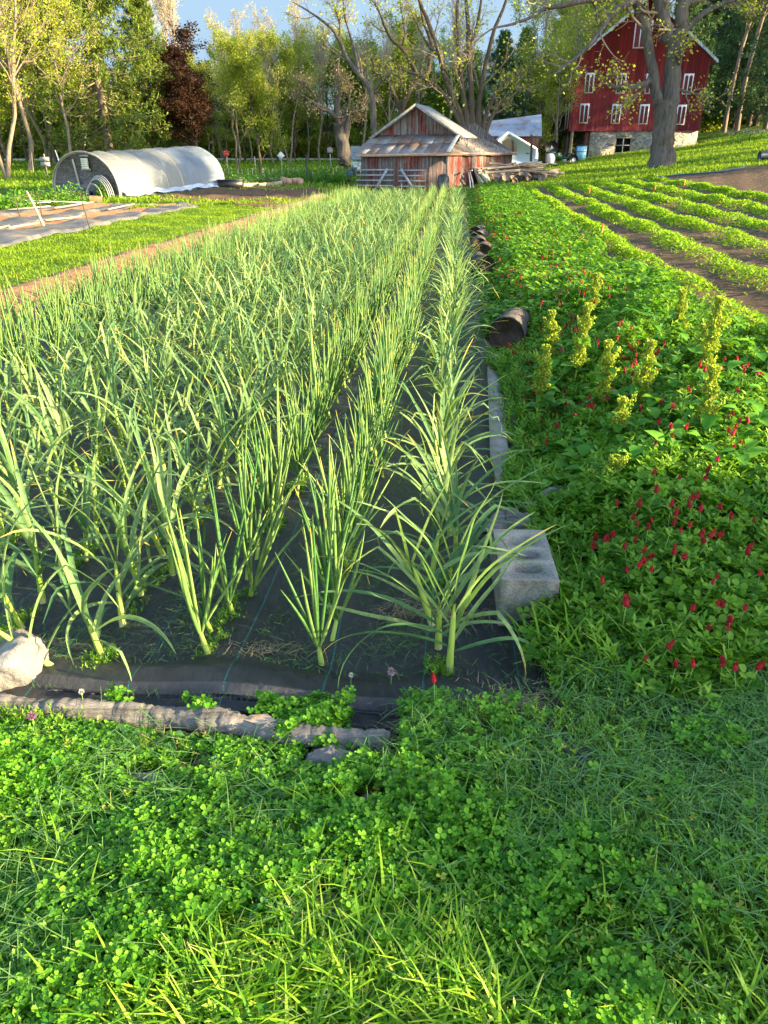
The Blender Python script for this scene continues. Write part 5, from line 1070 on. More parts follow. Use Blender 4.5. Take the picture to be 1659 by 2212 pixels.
        tag(o, 'bright green low leafy crop, '+lab+' row right of the crimson clover strip', 'crop row', None, 'stuff')
    n = 9000; u = r.uniform(2.2, 7.4, n); v = 4+26*r.random(n)**.9; k = r.random(n) < np.clip(.15+.5*fbm(u, v, 1.5, 2), 0, 1); x, y = RW(u[k], v[k]); cover('field_weeds', 'scattered small weeds and straw on the soil between the crop rows', MR, OVAL, np.stack([x, y], -1), .02, (-.2, .7), (.03, .06), r)
    n = 4000; u = r.uniform(7.3, 13, n); v = 12+18*r.random(n); x, y = RW(u, v); cover('field_weeds', 'straw and tiny weeds on the bare soil at the right edge', MHd, OVAL, np.stack([x, y], -1), .01, (-.2, .5), (.03, .07), r)
    # ---- lawns
    ML1 = leafmat('lawn_grass', (.09, .19, .01), (.27, .37, .02), .35)
    def lw(x, y): u, v = uv_of(x, y); return (u < -5.35+.1*np.sin(v*3))*(u > -9.25-.0*v+.2*np.sin(v*1.1))*(v > 3)*np.clip(.75+.3*fbm(x, y, .8, 3), 0.1, 1)
    p = pts_in(lw, 95000, -13, -1.5, 4, 27, r, 1.3); n = len(p); cover('lawn_grass', 'mown green grass strip between the soil berm and the fabric strips', ML1, t_blade(.2, .6, 2), p, .0, (.3, 1.4), (.025, .055), r)
    def l2(x, y): u, v = uv_of(x, y); return (v > 31.0+.5*np.sin(u*2))*(u > .8)*np.clip(.7+.4*fbm(x, y, .7, 3), .1, 1)+(v > 24)*(v < 29+.7*np.sin(u))*(u < -5.4)*.7*(u > -16)*(fbm(x, y, .6, 9) > -.1)*(v > 26.6)
    p = pts_in(l2, 60000, -18, 34, 24, 62, r, 1.6); cover('lawn_grass', 'rough grass on the bank in front of the barn and round the tunnel', ML1, t_blade(.3, .5, 2), p, .0, (.4, 1.4), (.08, .17), r)
    def l3(x, y): u, v = uv_of(x, y); return (u < -5.2)*(v > 33)*1.
    p = pts_in(l3, 26000, -40, 4, 33, 66, r, 1.3); cover('lawn_grass', 'sunlit grass under the far trees on the left', ML1, t_blade(.35, .5, 2), p, .0, (.4, 1.3), (.10, .20), r)
    # straggling grass between two tilled patches
    def l4(x, y): u, v = uv_of(x, y); return (np.abs(u+6.9-.18*(v-27)*0-.0) < 3)*(np.abs((v-27.5)-(u+6.)*.9) < .35+.2*np.sin(u*5))*1.
    p = pts_in(l4, 2500, -12, -1, 22, 36, r); cover('grass', 'ragged line of grass crossing the tilled soil behind the crop', ML1, t_blade(.3, .5, 2), p, .0, (.5, 1.4), (.08, .16), r)
    return MR, ML, MCW
MR, MLV, MCW = lowplants()
# ------------------------------------------------------------------ crimson clover flowers, bolting spinach, garden bushes
def flowers():
    r = np.random.default_rng(41)
    MF = leafmat('crimson_flower', (.12, .004, .012), (.52, .03, .045), .22, (.6, .09, .07), None, .6, .8); MS = leafmat('hairy_stem', (.12, .26, .05), (.2, .36, .08), .25)
    V = []
    for i in range(6):
        h = MB(); L = r.uniform(.022, .042); R = .0078
        zs = np.linspace(0, 1, 8); h.tube([(0, 0, z*L) for z in zs], R*np.array([.6, 1.1, 1.15, 1.0, .85, .65, .42, .08]), 8, .5)
        n = 110; z = r.random(n); an = r.uniform(0, 6.28, n); rr = R*np.interp(z, zs, [.6, 1.1, 1.15, 1.0, .85, .65, .42, .08]); h.scatter(LEAF, np.stack([rr*np.cos(an), rr*np.sin(an), z*L], -1), rotm(an-PI/2, np.full(n, .7)+z*.6), np.tile([[.0028, .0075, .003]], (n, 1))*r.uniform(.8, 1.2, (n, 1)), r.random(n))
        s = MB(); H = r.uniform(.14, .2); b = r.normal(size=2)*.015; s.tube([(b[0]*2, b[1]*2, -H), (b[0], b[1], -H*.5), (0, 0, 0.002)], [.0022, .002, .0017], 5)
        l = MB(); 
        for k in range(3): tv, tq, ta = TREF; M = rotm([r.uniform(0, 6.3)], r.uniform(-.4, .4))[0]; l.add((tv*r.uniform(.024, .034))@M.T+[r.normal()*.02, r.normal()*.02, -H*r.uniform(.2, .75)], tq, ta, r.random())
        ms = []
        for nm, m, mt in (('flower_head', h, MF), ('stem', s, MS), ('leaves', l, MLV)): me = m.mesh(nm); me.materials.append(mt); ms.append((nm, me))
        V.append(ms)
    def put(x, y, z, sc, lab, grp='crimson clover flowers in the strip'):
        o = bpy.data.objects.new('crimson_clover', None); COL.objects.link(o); o.location = (x, y, z); o.rotation_euler = (r.normal()*.2, r.normal()*.2, r.uniform(0, 6.28)); o.scale = (sc,)*3; o.empty_display_size = .03; tag(o, lab, 'clover flower', grp)
        for nm, me in V[int(r.integers(6))]: c = bpy.data.objects.new(nm, me); COL.objects.link(c); c.parent = o
    lab = 'crimson clover plant with a red cone shaped flower head on a thin stem'
    # picked from the photograph: cluster centres (px, py, spread, count, distance)
    spots = [(1465, 1115, 60, 10, 2.5), (1390, 1150, 60, 8, 2.5), (1560, 1160, 70, 9, 2.45), (1300, 1165, 50, 5, 2.6), (1380, 1220, 90, 8, 2.3), (1560, 1245, 80, 5, 2.2), (1560, 1330, 70, 6, 2.1), (1480, 1400, 110, 7, 2.0), (1600, 1440, 50, 4, 1.95), (1208, 1425, 4, 1, 2.05), (1345, 1310, 5, 1, 2.2), (1110, 760, 35, 16, 5.0), (1160, 860, 60, 26, 4.3), (1120, 950, 50, 14, 3.8), (1200, 900, 60, 12, 4.), (1290, 880, 80, 8, 4.), (1240, 690, 90, 22, 6.), (1380, 770, 60, 18, 5.0), (1345, 740, 60, 12, 5.2), (1120, 590, 80, 34, 8.), (1250, 610, 80, 26, 8.), (1550, 800, 80, 12, 4.4), (1460, 900, 100, 12, 3.7), (1600, 930, 60, 10, 3.5), (1620, 800, 40, 6, 4.6), (1450, 990, 130, 9, 3.2), (1200, 760, 60, 10, 5.)]
    n = 0
    for px, py, sp, c, d in spots:
        for _ in range(c):
            a, b = px+r.normal()*sp*.5, py+r.normal()*sp*.38
            oo = .03+.05*r.random(); x_, yy = Gh(a, b, oo); z_ = Tz(x_, yy)+float(hcl(x_, yy))+oo
            if uv_of(x_, yy)[0] < .42: continue
            if px == 1208: put(x_, yy, z_, 1., 'lone crimson clover flower standing apart just below the cinder block', None); continue
            if c == 1: put(x_, yy, z_, 1.25, 'tall bright crimson clover flower alone between the block and the dense red cluster', None); continue
            put(x_, yy, z_, r.uniform(.6, .98), lab); n += 1
    x, y = G(935, 1560); put(x, y, Tz(x, y)+.15, .8, 'single small crimson clover bud in front of the right front garlic plant', None)
    # far flowers as one mass
    k = 420; v = 8+19*r.random(k); u = r.uniform(.5, 2.0, k)+.1*np.sin(v); keep = fbm(u*2, v, .9, 4) > -.35; x, y = RW(u[keep], v[keep]); kk = len(x)
    m = MB(); z = T(x, y)+.24+.06*r.random(kk); m.scatter((np.array([[0, 0, 0], [.5, 0, .4], [0, 0, 1], [-.5, 0, .4], [0, .5, .4], [0, -.5, .4]]), [[0, 1, 2, 3], [0, 4, 2, 5]], np.array([0, .4, .9, .4, .4, .4])), np.stack([x, y, z], -1), rotm(r.uniform(0, 6, kk), r.normal(size=kk)*.2), np.tile([[.022, .022, .042]], (kk, 1)))
    tag(m.build('crimson_clover_far', MF), 'mass of small red clover flowers in the far half of the strip', 'clover flowers', None, 'stuff')
    # bolting spinach with yellow green seed spikes
    MSP = leafmat('seed_spike', (.30, .40, .04), (.56, .62, .13), .42, None, None, .6); MSL = leafmat('spinach_leaf', (.055, .20, .02), (.15, .36, .04), .38, None, None, .42)
    def spike(px, py, d, H, lab, lean=0.):
        c = P(px, py, d); g = Tz(c[0], d); base = np.array([c[0]-lean*.5, d+.03, g]); H = c[2]-g; t = thing('bolting_spinach', lab, 'spinach plant', tuple(base))
        p = lambda f: base+np.array([lean*.5*f, -.03*f, H*f]); s = MB(); s.tube([p(f) for f in np.linspace(0, .97, 8)], np.linspace(.009, .003, 8), 6); s.build('stem', MSP, t)
        k = MB(); n = int(1700*H/.5); f = .42+.58*r.random(n)**.9; an = r.uniform(0, 6.28, n); w = .048*(1.12-f)**.55*(.6+.7*r.random(n))*(1+.4*np.sin(f*40)); q = base+np.stack([lean*.5*f+w*np.cos(an), -.03*f+w*np.sin(an), H*f], -1)
        oc = (np.array([[1, 0, 0], [0, 1, 0], [-1, 0, 0], [0, -1, 0], [0, 0, 1], [0, 0, -1]]), [[4, 0, 5, 2], [4, 1, 5, 3], [0, 1, 2, 3]], np.zeros(6)+.5)
        k.scatter(oc, q, rotm(an, r.uniform(-1, 1, n)), r.uniform(.003, .0065, n)); 
        for _ in range(5): f0 = r.uniform(.35, .75); a = r.uniform(0, 6.3); nn = 90; ff = r.random(nn); L = r.uniform(.08, .16); q = p(f0)+np.stack([np.cos(a)*ff*L*.45, np.sin(a)*ff*L*.45, ff*L], -1)+r.normal(size=(nn, 3))*.007; k.scatter(oc, q, rotm(r.uniform(0, 6, nn), r.uniform(-1, 1, nn)), r.uniform(.003, .006, nn))
        k.build('seed_spike', MSP, t)
        l = MB(); n = 26; f = r.random(n)**1.3*.85; an = r.uniform(0, 6.28, n); q = np.array([p(a) for a in f]); l.scatter(t_leaf(.46, .12, .35), q, rotm(an, r.uniform(-.1, .9, n)), (.17*(1-f*.75))*r.uniform(.7, 1.2, n)); l.build('leaves', MSL, t, True)
    L = 'bolting spinach spike, '
    for a in ((1558, 640, 4.15, 'tallest and farthest right of the tall pair above the bare soil'), (1545, 790, 3.35, 'nearest of the tall ones towards the right edge'), (1475, 625, 5.2, 'with a big upright leaf at its top, beside the bare soil'), (1272, 655, 4.7, 'standing above the crimson flowers in the middle of the strip'), (1290, 590, 6.2, 'farthest back, thin and pale'), (1315, 735, 4.1, 'thin forked spike in the middle of the strip'), (1408, 735, 4.0, 'short one right of the forked spike'), (1192, 670, 5.2, 'farthest left above the first dense red flowers'), (1630, 690, 4.8, 'at the right edge beside the soil'), (1525, 700, 4.6, 'small one left of the tallest'), (1180, 745, 4.4, 'small one left of the middle'), (1625, 880, 3.5, 'short one low at the right edge'), (1345, 860, 3.6, 'low broad leaved one in front of the middle'), (1480, 840, 3.8, 'short thin one between the low broad one and the tall pair'), (1330, 985, 3.0, 'lowest one with dark wrinkled leaves')):
        spike(a[0], a[1], a[2], 0, L+a[3], r.normal()*.05)
    # big basal leaves
    MD = leafmat('dark_spinach_leaf', (.04, .17, .01), (.15, .34, .03), .36, None, None, .55, spec=.2)
    p = Gv(r.uniform(1130, 1650, 750), r.uniform(720, 1080, 750)+60); p = p[uv_of(p[:, 0], p[:, 1])[0] > .45]; n = len(p); z = T(p[:, 0], p[:, 1])+hcl(p[:, 0], p[:, 1])*r.uniform(.6, 1.25, n)
    m = MB(); m.scatter(t_leaf(.48, .12, .4), np.stack([p[:, 0], p[:, 1]-.1, z], -1), rotm(r.uniform(0, 6.3, n), r.uniform(-.2, .9, n)), r.uniform(.045, .11, n)); tag(m.build('spinach_leaves', MD, smooth=True), 'large wrinkled spinach leaves among the crimson clover', None, None, 'stuff')
    # white clover / purple dead nettle small flowers in the foreground
    for (px, py, lab, c, s) in ((185, 1548, 'small white clover blossom above the driftwood log', (.7, .68, .6), .008), (80, 1600, 'purple pink nettle flower below the left end of the log', (.35, .12, .3), .011), (843, 1500, 'pale pink dead nettle top right of the log end', (.45, .3, .38), .012), (757, 1508, 'small white clover blossom in front of the onion rows', (.68, .68, .6), .007)):
        x, y = G(px, py); z = Tz(x, y)+.09; t = thing('wild_flower', lab, 'wild flower', (x, y, Tz(x, y))); m = MB(); m.tube([(x, y, z-.09), (x+.004, y, z)], .0012, 5); m.build('stem', MS, t); m = MB(); n = 70; d = r.normal(size=(n, 3)); d /= np.linalg.norm(d, axis=1)[:, None]; m.scatter(LEAF, np.array([x+.004, y, z])+d*s*.5, rotm(np.arctan2(-d[:, 0], d[:, 1]), np.arcsin(d[:, 2])), np.tile([[s*.35, s*.8, s*.4]], (n, 1))); m.build('flower_head', leafmat('wild_petals_'+str(px), tuple(q*.7 for q in c), c, .3), t)
flowers()
def bushes():
    r = np.random.default_rng(51); MBU = leafmat('bush_leaf', (.05, .17, .012), (.15, .32, .03), .33)
    def bush(px, py, w, h, lab, n=900, nm='garden_shrub', mat=MBU, s=(.05, .1)):
        x, y = G(px, py); z = Tz(x, y); t = thing(nm, lab, 'shrub', (x, y, z)); m = MB(); d = r.normal(size=(n, 3)); d /= np.linalg.norm(d, axis=1)[:, None]; d[:, 2] = np.abs(d[:, 2]); rad = r.random(n)**.4; rad *= 1+.25*np.sin(d[:, 0]*5+d[:, 2]*7); q = np.array([x, y, z])+d*rad[:, None]*[w/2, w/2, h]; m.scatter(OVAL, q, rotm(r.uniform(0, 6.3, n), r.uniform(-.3, 1.3, n)), r.uniform(*s, n)); m.build('foliage', mat, t)
        s_ = MB(); s_.tubes(np.array([[(x, y, z-.05), (x+r.normal()*w*.1, y+r.normal()*w*.1, z+h*.4), (x+r.normal()*w*.22, y+r.normal()*w*.22, z+h*.8)] for _ in range(7)]), np.tile([.02, .012, .005], (7, 1)), 4); s_.build('stem', M_TWIG, t)
    for a in ((640, 393, 1.8, .9, 'round dark green bush in the middle of the vegetable garden'), (672, 395, 1.5, .8, 'dense green bush right of the clay blocks'), (700, 392, 1.3, .85, 'yellow green bush behind the timber bed with stakes in it'), (755, 392, 2.0, .85, 'large round green bush against the left end of the red shed'), (728, 396, 1.0, .45, 'low green bush left of the large round one'), (620, 385, 1.6, .7, 'dark leafy bush behind the clay blocks'), (535, 403, 1.6, .5, 'low leafy plants inside the left vegetable bed'), (575, 398, 1.3, .5, 'leafy clump at the bend of the vegetable bed'), (500, 400, 2.2, .7, 'tall leafy clump behind the black crate'), (480, 395, 1.4, .75, 'feathery green clump by the tail of the tunnel'), (222, 425, .5, .5, 'small bright plant inside the spare hoops at the tunnel end')):
        bush(*a)
    for k, (px, py, w, h, lab) in enumerate(((30, 450, 1.6, .45, 'weedy green clump at the far left below the ropes'), (75, 447, 1.3, .6, 'weedy green clump round the thick pale stake'), (118, 446, 1.2, .5, 'bright leafy clump right of the thick pale stake'), (0, 455, 1.3, .35, 'low weedy clump cut by the left edge'), (150, 440, 1.2, .55, 'feathery dark clump left of the tunnel end'))): bush(px, py, w, h, lab, 900, 'weed_clump')
    # flowering purple phlox beside the barn
    MP = leafmat('purple_phlox', (.35, .12, .38), (.6, .35, .62), .3)
    for k, (px, py, w, n, lab) in enumerate(((1605, 262, 2.2, 420, 'long clump of purple flowers at the wood edge right of the barn'), (1640, 262, 1.6, 260, 'clump of purple flowers at the right edge by the wood'), (1565, 268, 1.2, 120, 'thin clump of purple flowers behind the pale flat rock'), (1625, 305, 2.5, 200, 'pale purple flowers in long grass on the bank at the right edge'))):
        x, y = G(px, py); z = Tz(x, y); t = thing('phlox_clump', lab, 'flowers', (x, y, z)); q = np.stack([x+r.normal(size=n)*w*.4, y+r.normal(size=n)*.5, z+.35+.3*r.random(n)], -1); m = MB(); m.scatter(OVAL, q, rotm(r.uniform(0, 6, n), r.uniform(-1, 1, n)), r.uniform(.06, .12, n)); m.build('blossoms', MP, t); n *= 2; q = np.stack([x+r.normal(size=n)*w*.45, y+r.normal(size=n)*.5, z+.4*r.random(n)], -1); m = MB(); m.scatter(t_blade(.2, .5, 2), q, rotm(r.uniform(0, 6, n), r.uniform(.6, 1.5, n)), r.uniform(.1, .3, n)); m.build('foliage', MBU, t)
bushes()
# ------------------------------------------------------------------ trees
def grow(r, parents, count, lfrac, ang, rr, npts, up=.15, wander=.25, f0=.25, lmin=.2):
    out = []
    for p, rad in parents:
        seg = np.linalg.norm(np.diff(p, axis=0), axis=1); L = seg.sum(); n = max(1, int(r.poisson(count*L))) if count < 0 else count
        for _ in range(n):
            f = f0+(1-f0)*r.random()**.85; i = min(int(f*(len(p)-1)), len(p)-2); ft = f*(len(p)-1)-i; b = p[i]*(1-ft)+p[i+1]*ft; d = (p[i+1]-p[i])/(seg[i]+1e-6)
            rv = r.normal(size=3); s = np.cross(d, rv); s /= np.linalg.norm(s)+1e-6; a = ang*r.uniform(.7, 1.3); dd = d*math.cos(a)+s*math.sin(a); ll = max(lmin, L*lfrac*r.uniform(.6, 1.2)*(1.15-f*.6)); st = ll/(npts-1); q = [b]
            for k in range(npts-1): dd = dd+r.normal(size=3)*wander*.5+np.array([0, 0, up]); dd /= np.linalg.norm(dd); q.append(q[-1]+dd*st)
            r0 = (rad[i]*(1-ft)+rad[i+1]*ft)*rr; out.append((np.array(q), np.linspace(r0, r0*.3, npts)))
    return out
def put_tubes(mb, br, sides, rmin=.006):
    g = {}
    for p, rd in br: g.setdefault(len(p), []).append((p, rd))
    for k, l in g.items(): mb.tubes(np.array([a for a, _ in l]), np.maximum(np.array([b for _, b in l]), rmin), sides)
def put_leaves(mb, r, br, per, size, tp=LEAF, spread=.12):
    P_ = []
    for p, _ in br:
        f = r.random(per)*(len(p)-1); i = np.minimum(f.astype(int), len(p)-2); t = (f-i)[:, None]; P_.append(p[i]*(1-t)+p[i+1]*t)
    q = np.concatenate(P_); n = len(q); q = q+r.normal(size=q.shape)*spread; mb.scatter(tp, q, rotm(r.uniform(0, 6.3, n), r.uniform(-1.2, 1.2, n), r.uniform(-1, 1, n)), r.uniform(size*.6, size*1.3, n))
def broad(seed, H, r0, bark, leaf, per=5, size=.2, f0=.25, c1=16, c2=7, c3=5, spread=.15, lf1=.42, stems=1, up=.12, a1=.75):
    r = np.random.default_rng(seed); tr = []; per = int(per*1.7+.5); size *= .78; r0 *= .75
    for s in range(stems):
        k = 9; z = np.linspace(0, H, k); w = np.cumsum(r.normal(size=(k, 2))*.16*H/12, axis=0); w -= w[0]
        if stems > 1: a = s*6.28/stems+r.normal()*.3; w = w+np.outer((z/H)**.8*H*.16, [math.cos(a), math.sin(a)])
        tr.append((np.stack([w[:, 0], w[:, 1], z], -1), r0*np.array([1.25, 1, .92, .84, .74, .6, .45, .3, .12])))
    b1 = grow(r, tr, c1, lf1, a1, .5, 7, up, .22, f0); b2 = grow(r, b1, c2, .5, .7, .55, 5, up*.8, .3, .2); b3 = grow(r, b2, c3, .5, .7, .6, 4, .05, .35, .15, .3)
    t = MB(); put_tubes(t, tr, 9); put_tubes(t, b1, 6); 
    c = MB(); put_leaves(c, r, b3, per, size, LEAF, spread); put_leaves(c, r, b2, max(1, per//2), size, LEAF, spread)
    tw = MB(); put_tubes(tw, b2, 4, .01); put_tubes(tw, b3, 3, .008)
    return t, tw, c
def conifer(seed, H, r0, w, dens=1., droop=-.25):
    r = np.random.default_rng(seed); t = MB(); z = np.linspace(0, H, 8); t.tube(np.stack([.1*np.sin(z), .1*np.cos(z*.7), z], -1), np.linspace(r0, .02, 8), 8); br = []; nb = int(150*dens)
    for i in range(nb):
        f = .06+.92*(i/nb)**.95; zz = f*H; L = w*(1-f)**.75*r.uniform(.65, 1.15)+.25; a = i*2.4+r.normal()*.3; k = 7; s = np.linspace(0, 1, k); el = droop+.5*f+r.normal()*.1
        p = np.stack([np.cos(a)*s*L, np.sin(a)*s*L, zz+math.sin(el)*s*L+.12*L*s**2.5-.08*L*np.sin(s*PI)], -1); br.append((p, np.linspace(.05*(1-f)+.012, .006, k)))
    sb = grow(r, br, 9, .34, .95, .5, 4, -.06, .2, .15, .15); put = MB(); put_tubes(put, br, 5); tw = MB(); put_tubes(tw, sb, 3, .006)
    c = MB(); ne = (np.array([[0, 0, 0], [.16, .4, -.06], [0, 1, -.12], [-.16, .4, -.06]]), [[0, 1, 2, 3]], np.array([0, .5, 1, .5]))
    put_leaves(c, r, sb, 24, .27, ne, .08); put_leaves(c, r, br, 22, .3, ne, .12)
    t.merge(put); return t, tw, c
def tree_thing(name, label, parts, mats, loc, group=None):
    t = thing(name, label, 'tree', loc, group)
    for (nm, mb, m) in parts:
        me = mb.mesh(nm); me.materials.append(m); o = bpy.data.objects.new(nm, me); COL.objects.link(o); o.parent = t
        if nm != 'crown': me.polygons.foreach_set('use_smooth', np.ones(len(me.polygons), bool))
    return t
YG = leafmat('young_yellow_leaf', (.17, .24, .025), (.40, .44, .05), .42, tb=1.4); MG_ = leafmat('fresh_green_leaf', (.10, .16, .014), (.32, .35, .04), .42, tb=1.4)
DG = leafmat('dense_green_leaf', (.055, .13, .01), (.19, .28, .02), .33); PU = leafmat('copper_leaf', (.014, .009, .006), (.065, .028, .014), .25); NE = leafmat('needles', (.04, .09, .015), (.18, .23, .03), .25); PI_ = leafmat('pine_needles', (.035, .09, .04), (.10, .18, .06), .15); BG = leafmat('budding_twigs_leaf', (.26, .24, .12), (.42, .38, .20), .35)
PRO = {}
KS = {'yl': 'sparse yellow green spring tree', 'yl2': 'sparse yellow green spring tree', 'mg': 'leafy fresh green tree', 'mg2': 'leafy fresh green tree', 'dg': 'dense dark green tree', 'bare': 'pale bare twiggy tree', 'pine': 'tall blue green pine', 'wd': 'leaning bare trunked tree', 'co': 'spruce', 'pu': 'copper tree'}
def ZN(px):
    for lim, s in ((15, ' at the far left edge'), (115, ' left of the tunnel'), (200, ' behind the plywood end of the tunnel'), (350, ' behind the plastic tunnel'), (480, ' behind the copper trees'), (560, ' right of the slim leaning trunk'), (620, ' above the vegetable garden'), (720, ' left of the gnarled forked tree'), (800, ' behind the crooked tree'), (950, ' behind the red shed gable'), (1080, ' beside the white farmhouse'), (1200, ' between the farmhouse and the barn'), (1300, ' at the left side of the barn'), (1480, ' behind the barn roof'), (1560, ' at the right side of the barn')):
        if px < lim: return s
    return ' in the wood right of the barn'
def proto(key, name, label, gen, leaf, bark, grp, twig=M_TWIG):
    t, tw, c = gen; t.ng = []; parts = [('trunk', t, bark), ('twigs', tw, twig), ('crown', c, leaf)]
    PRO[key] = [(nm, (lambda me, m: (me.materials.append(m), me)[1])(mb.mesh(nm), m)) for nm, mb, m in parts]; PRO[key+'_i'] = (name, label, grp)
    for nm, me in PRO[key][:2]: me.polygons.foreach_set('use_smooth', np.ones(len(me.polygons), bool))
def plant(key, px, d, sc, rz=None, label=None, lean=0., sz=1.):
    name, lab, grp = PRO[key+'_i']; x = ray(px, 345)[0]*d; o = bpy.data.objects.new(name, None); COL.objects.link(o); o.location = (x, d, Tz(x, d)-.05); o.rotation_euler = (0, lean, rng.uniform(0, 6.28) if rz is None else rz); o.scale = (sc, sc, sc*sz)
    zn = ZN(px); tag(o, label or (KS[key]+zn), 'tree', None if label else grp+zn)
    for nm, me in PRO[key]: c = bpy.data.objects.new(nm, me); COL.objects.link(c); c.parent = o
proto('yl', 'young_tree', 'slender spring tree with sparse yellow green leaves in the wood behind the garden', broad(1, 12, .16, M_BARKP, YG, 5, .15, .18, 20, 7, 5, .16), YG, M_BARKP, 'sparse yellow green trees of the wood')
proto('yl2', 'young_tree', 'slender spring tree with sparse yellow green leaves in the wood behind the garden', broad(2, 12, .14, M_BARKP, YG, 4, .16, .2, 18, 7, 5, .2, .36, 2), YG, M_BARKP, 'sparse yellow green trees of the wood')
proto('mg', 'leafy_tree', 'leafy fresh green tree in the wood behind the garden', broad(3, 11, .17, M_BARKD, MG_, 9, .2, .12, 22, 8, 5, .22, .45), MG_, M_BARKD, 'fresh green trees of the wood')
proto('mg2', 'leafy_tree', 'leafy fresh green tree in the wood behind the garden', broad(4, 10, .15, M_BARKD, MG_, 8, .2, .1, 24, 7, 5, .25, .4), MG_, M_BARKD, 'fresh green trees of the wood')
proto('dg', 'dark_tree', 'dense dark green tree deep in the wood', broad(5, 10, .2, M_BARKD, DG, 11, .24, .08, 26, 8, 5, .28, .5), DG, M_BARKD, 'dark green trees of the wood')
proto('bare', 'bare_tree', 'pale bare topped tree with fine twigs rising behind the wood', broad(6, 15, .2, M_BARKP, BG, 1, .13, .35, 24, 8, 6, .1, .33, 1, .22, .5), BG, M_BARKP, 'bare pale trees rising behind the wood', plain('pale_twigs', (.42, .36, .31), .9, .15))
proto('co', 'spruce_tree', 'tall dark spruce with drooping boughs', conifer(7, 17, .28, 5.0), NE, M_BARKP, 'spruces')
proto('pine', 'pine_tree', 'blue green pine behind the barn', conifer(8, 15, .25, 3.8, .8, .0), PI_, M_BARKD, 'pines behind the barn')
proto('pu', 'copper_beech', 'dark copper leaved tree', broad(9, 9.5, .2, M_BARKD, PU, 13, .2, .05, 28, 8, 5, .24, .45), PU, M_BARKD, 'copper trees')
proto('wd', 'woodland_tree', 'leaning woodland tree with bare pinkish trunk at the wood edge right of the barn', broad(10, 15, .2, M_BARKP, YG, 4, .17, .4, 18, 7, 5, .2, .3), YG, M_BARKP, 'bare trunked trees right of the barn')
# named individuals
plant('co', 238, 54, 1.06, 0.4, 'huge spruce with drooping boughs and sunlit top left of centre behind the tunnel'); plant('co', 335, 58, .62, 2., 'shorter dark blue green spruce right of the huge spruce')
plant('pu', 428, 57, .82, 1., 'copper leaved tree between the spruces and the leaning trunk', 0., .62); plant('pu', 400, 62, 1.0, 3., 'darker copper tree partly hidden behind the shorter spruce', 0., .72)
plant('yl', 150, 50, .78, 1., 'small yellow green tree standing just behind the plywood end of the tunnel'); plant('yl2', 8, 42, .98, .5, 'large pale trunked tree cut by the left edge', .02)
plant('yl', 65, 52, 1.1, 2., 'leafy tall tree left of the tunnel with a leaning trunk', -.06); plant('yl2', 105, 55, 1.12, 3.); plant('yl', 120, 60, 1.0, 4.); plant('yl2', 20, 60, 1.1); plant('mg', 60, 64, .85); plant('mg', 5, 58, .75); plant('yl', -60, 55, 1.2)
plant('yl2', 512, 50, .54, 1.5, 'slim tree with a long bare leaning trunk right of the copper tree', -.08); plant('mg2', 560, 47, .56, .6, 'young leafy green tree standing alone on the lawn behind the beds'); plant('mg', 530, 66, .62); plant('mg', 600, 66, .66); plant('yl', 480, 70, .62)
plant('mg2', 640, 62, .66); plant('yl', 665, 66, .6); plant('mg', 705, 68, .64); plant('mg2', 830, 62, .72); plant('mg', 875, 66, .75); plant('dg', 780, 66, .62); plant('dg', 900, 70, .66); plant('dg', 650, 72, .5); plant('dg', 590, 74, .5); plant('yl2', 720, 72, .7); plant('yl', 850, 76, .75); plant('dg', 820, 78, .7); plant('dg', 940, 64, .52); plant('mg', 760, 80, .75)
for px, d, s in ((380, 85, 1.0), (415, 82, .95), (350, 90, 1.1), (520, 95, .8), (560, 92, .72), (495, 88, .72), (600, 96, .82), (10, 80, 1.1), (75, 84, 1.1), (640, 92, .85)): plant('bare', px, d, s)
for px, d, s in ((180, 70, .6), (120, 74, .6), (300, 72, .55), (240, 76, .6), (40, 72, .6), (0, 70, .6), (-60, 68, 1.), (450, 74, .5), (500, 78, .5), (390, 70, .5), (550, 80, .5)): plant('dg', px, d, s)
for px, d, s in ((960, 86, .8), (1010, 92, .8), (1060, 95, .8), (1150, 78, .65), (1180, 88, .8), (1110, 90, .75)): plant('mg' if px % 20 else 'yl', px, d, s)
plant('pine', 1120, 66, .62, 1., 'pine standing between the white house and the tin roofed shed'); plant('pine', 1075, 70, .65, 2., 'pine in front of the white farmhouse'); plant('dg', 1190, 68, .6); plant('mg', 1165, 60, .5); plant('dg', 1000, 66, .6)
for px, d, s in ((1570, 78, 1.1), (1620, 74, 1.15), (1665, 78, 1.2), (1350, 88, 1.2), (1440, 90, 1.2), (1540, 92, 1.4), (1260, 86, 1.1), (1590, 92, 1.3), (1650, 66, .9), (1210, 92, 1.2), (1300, 94, 1.3), (1500, 96, 1.5)): plant('pine', px, d, s)
for px, d, s, l in ((1553, 72, 1.1, .1), (1580, 70, 1.2, .06), (1603, 76, 1.2, .12), (1640, 66, 1.15, .14), (1625, 82, 1.3, .03), (1660, 72, 1.2, .1), (1560, 84, 1.3, .05), (1690, 70, 1.1, .0)): plant('wd', px, d, s, None, None, l)
plant('bare', 1230, 76, 1.0); plant('bare', 1150, 84, 1.1); plant('yl', 1200, 72, .9); plant('yl2', 1280, 82, 1.2); plant('bare', 1330, 84, 1.3)
plant('yl', 1195, 58, .55, 1., 'slim trunked tree standing just left of the barn'); plant('yl2', 1183, 62, .8, 3., 'taller thin tree between the tin roofed shed and the barn')
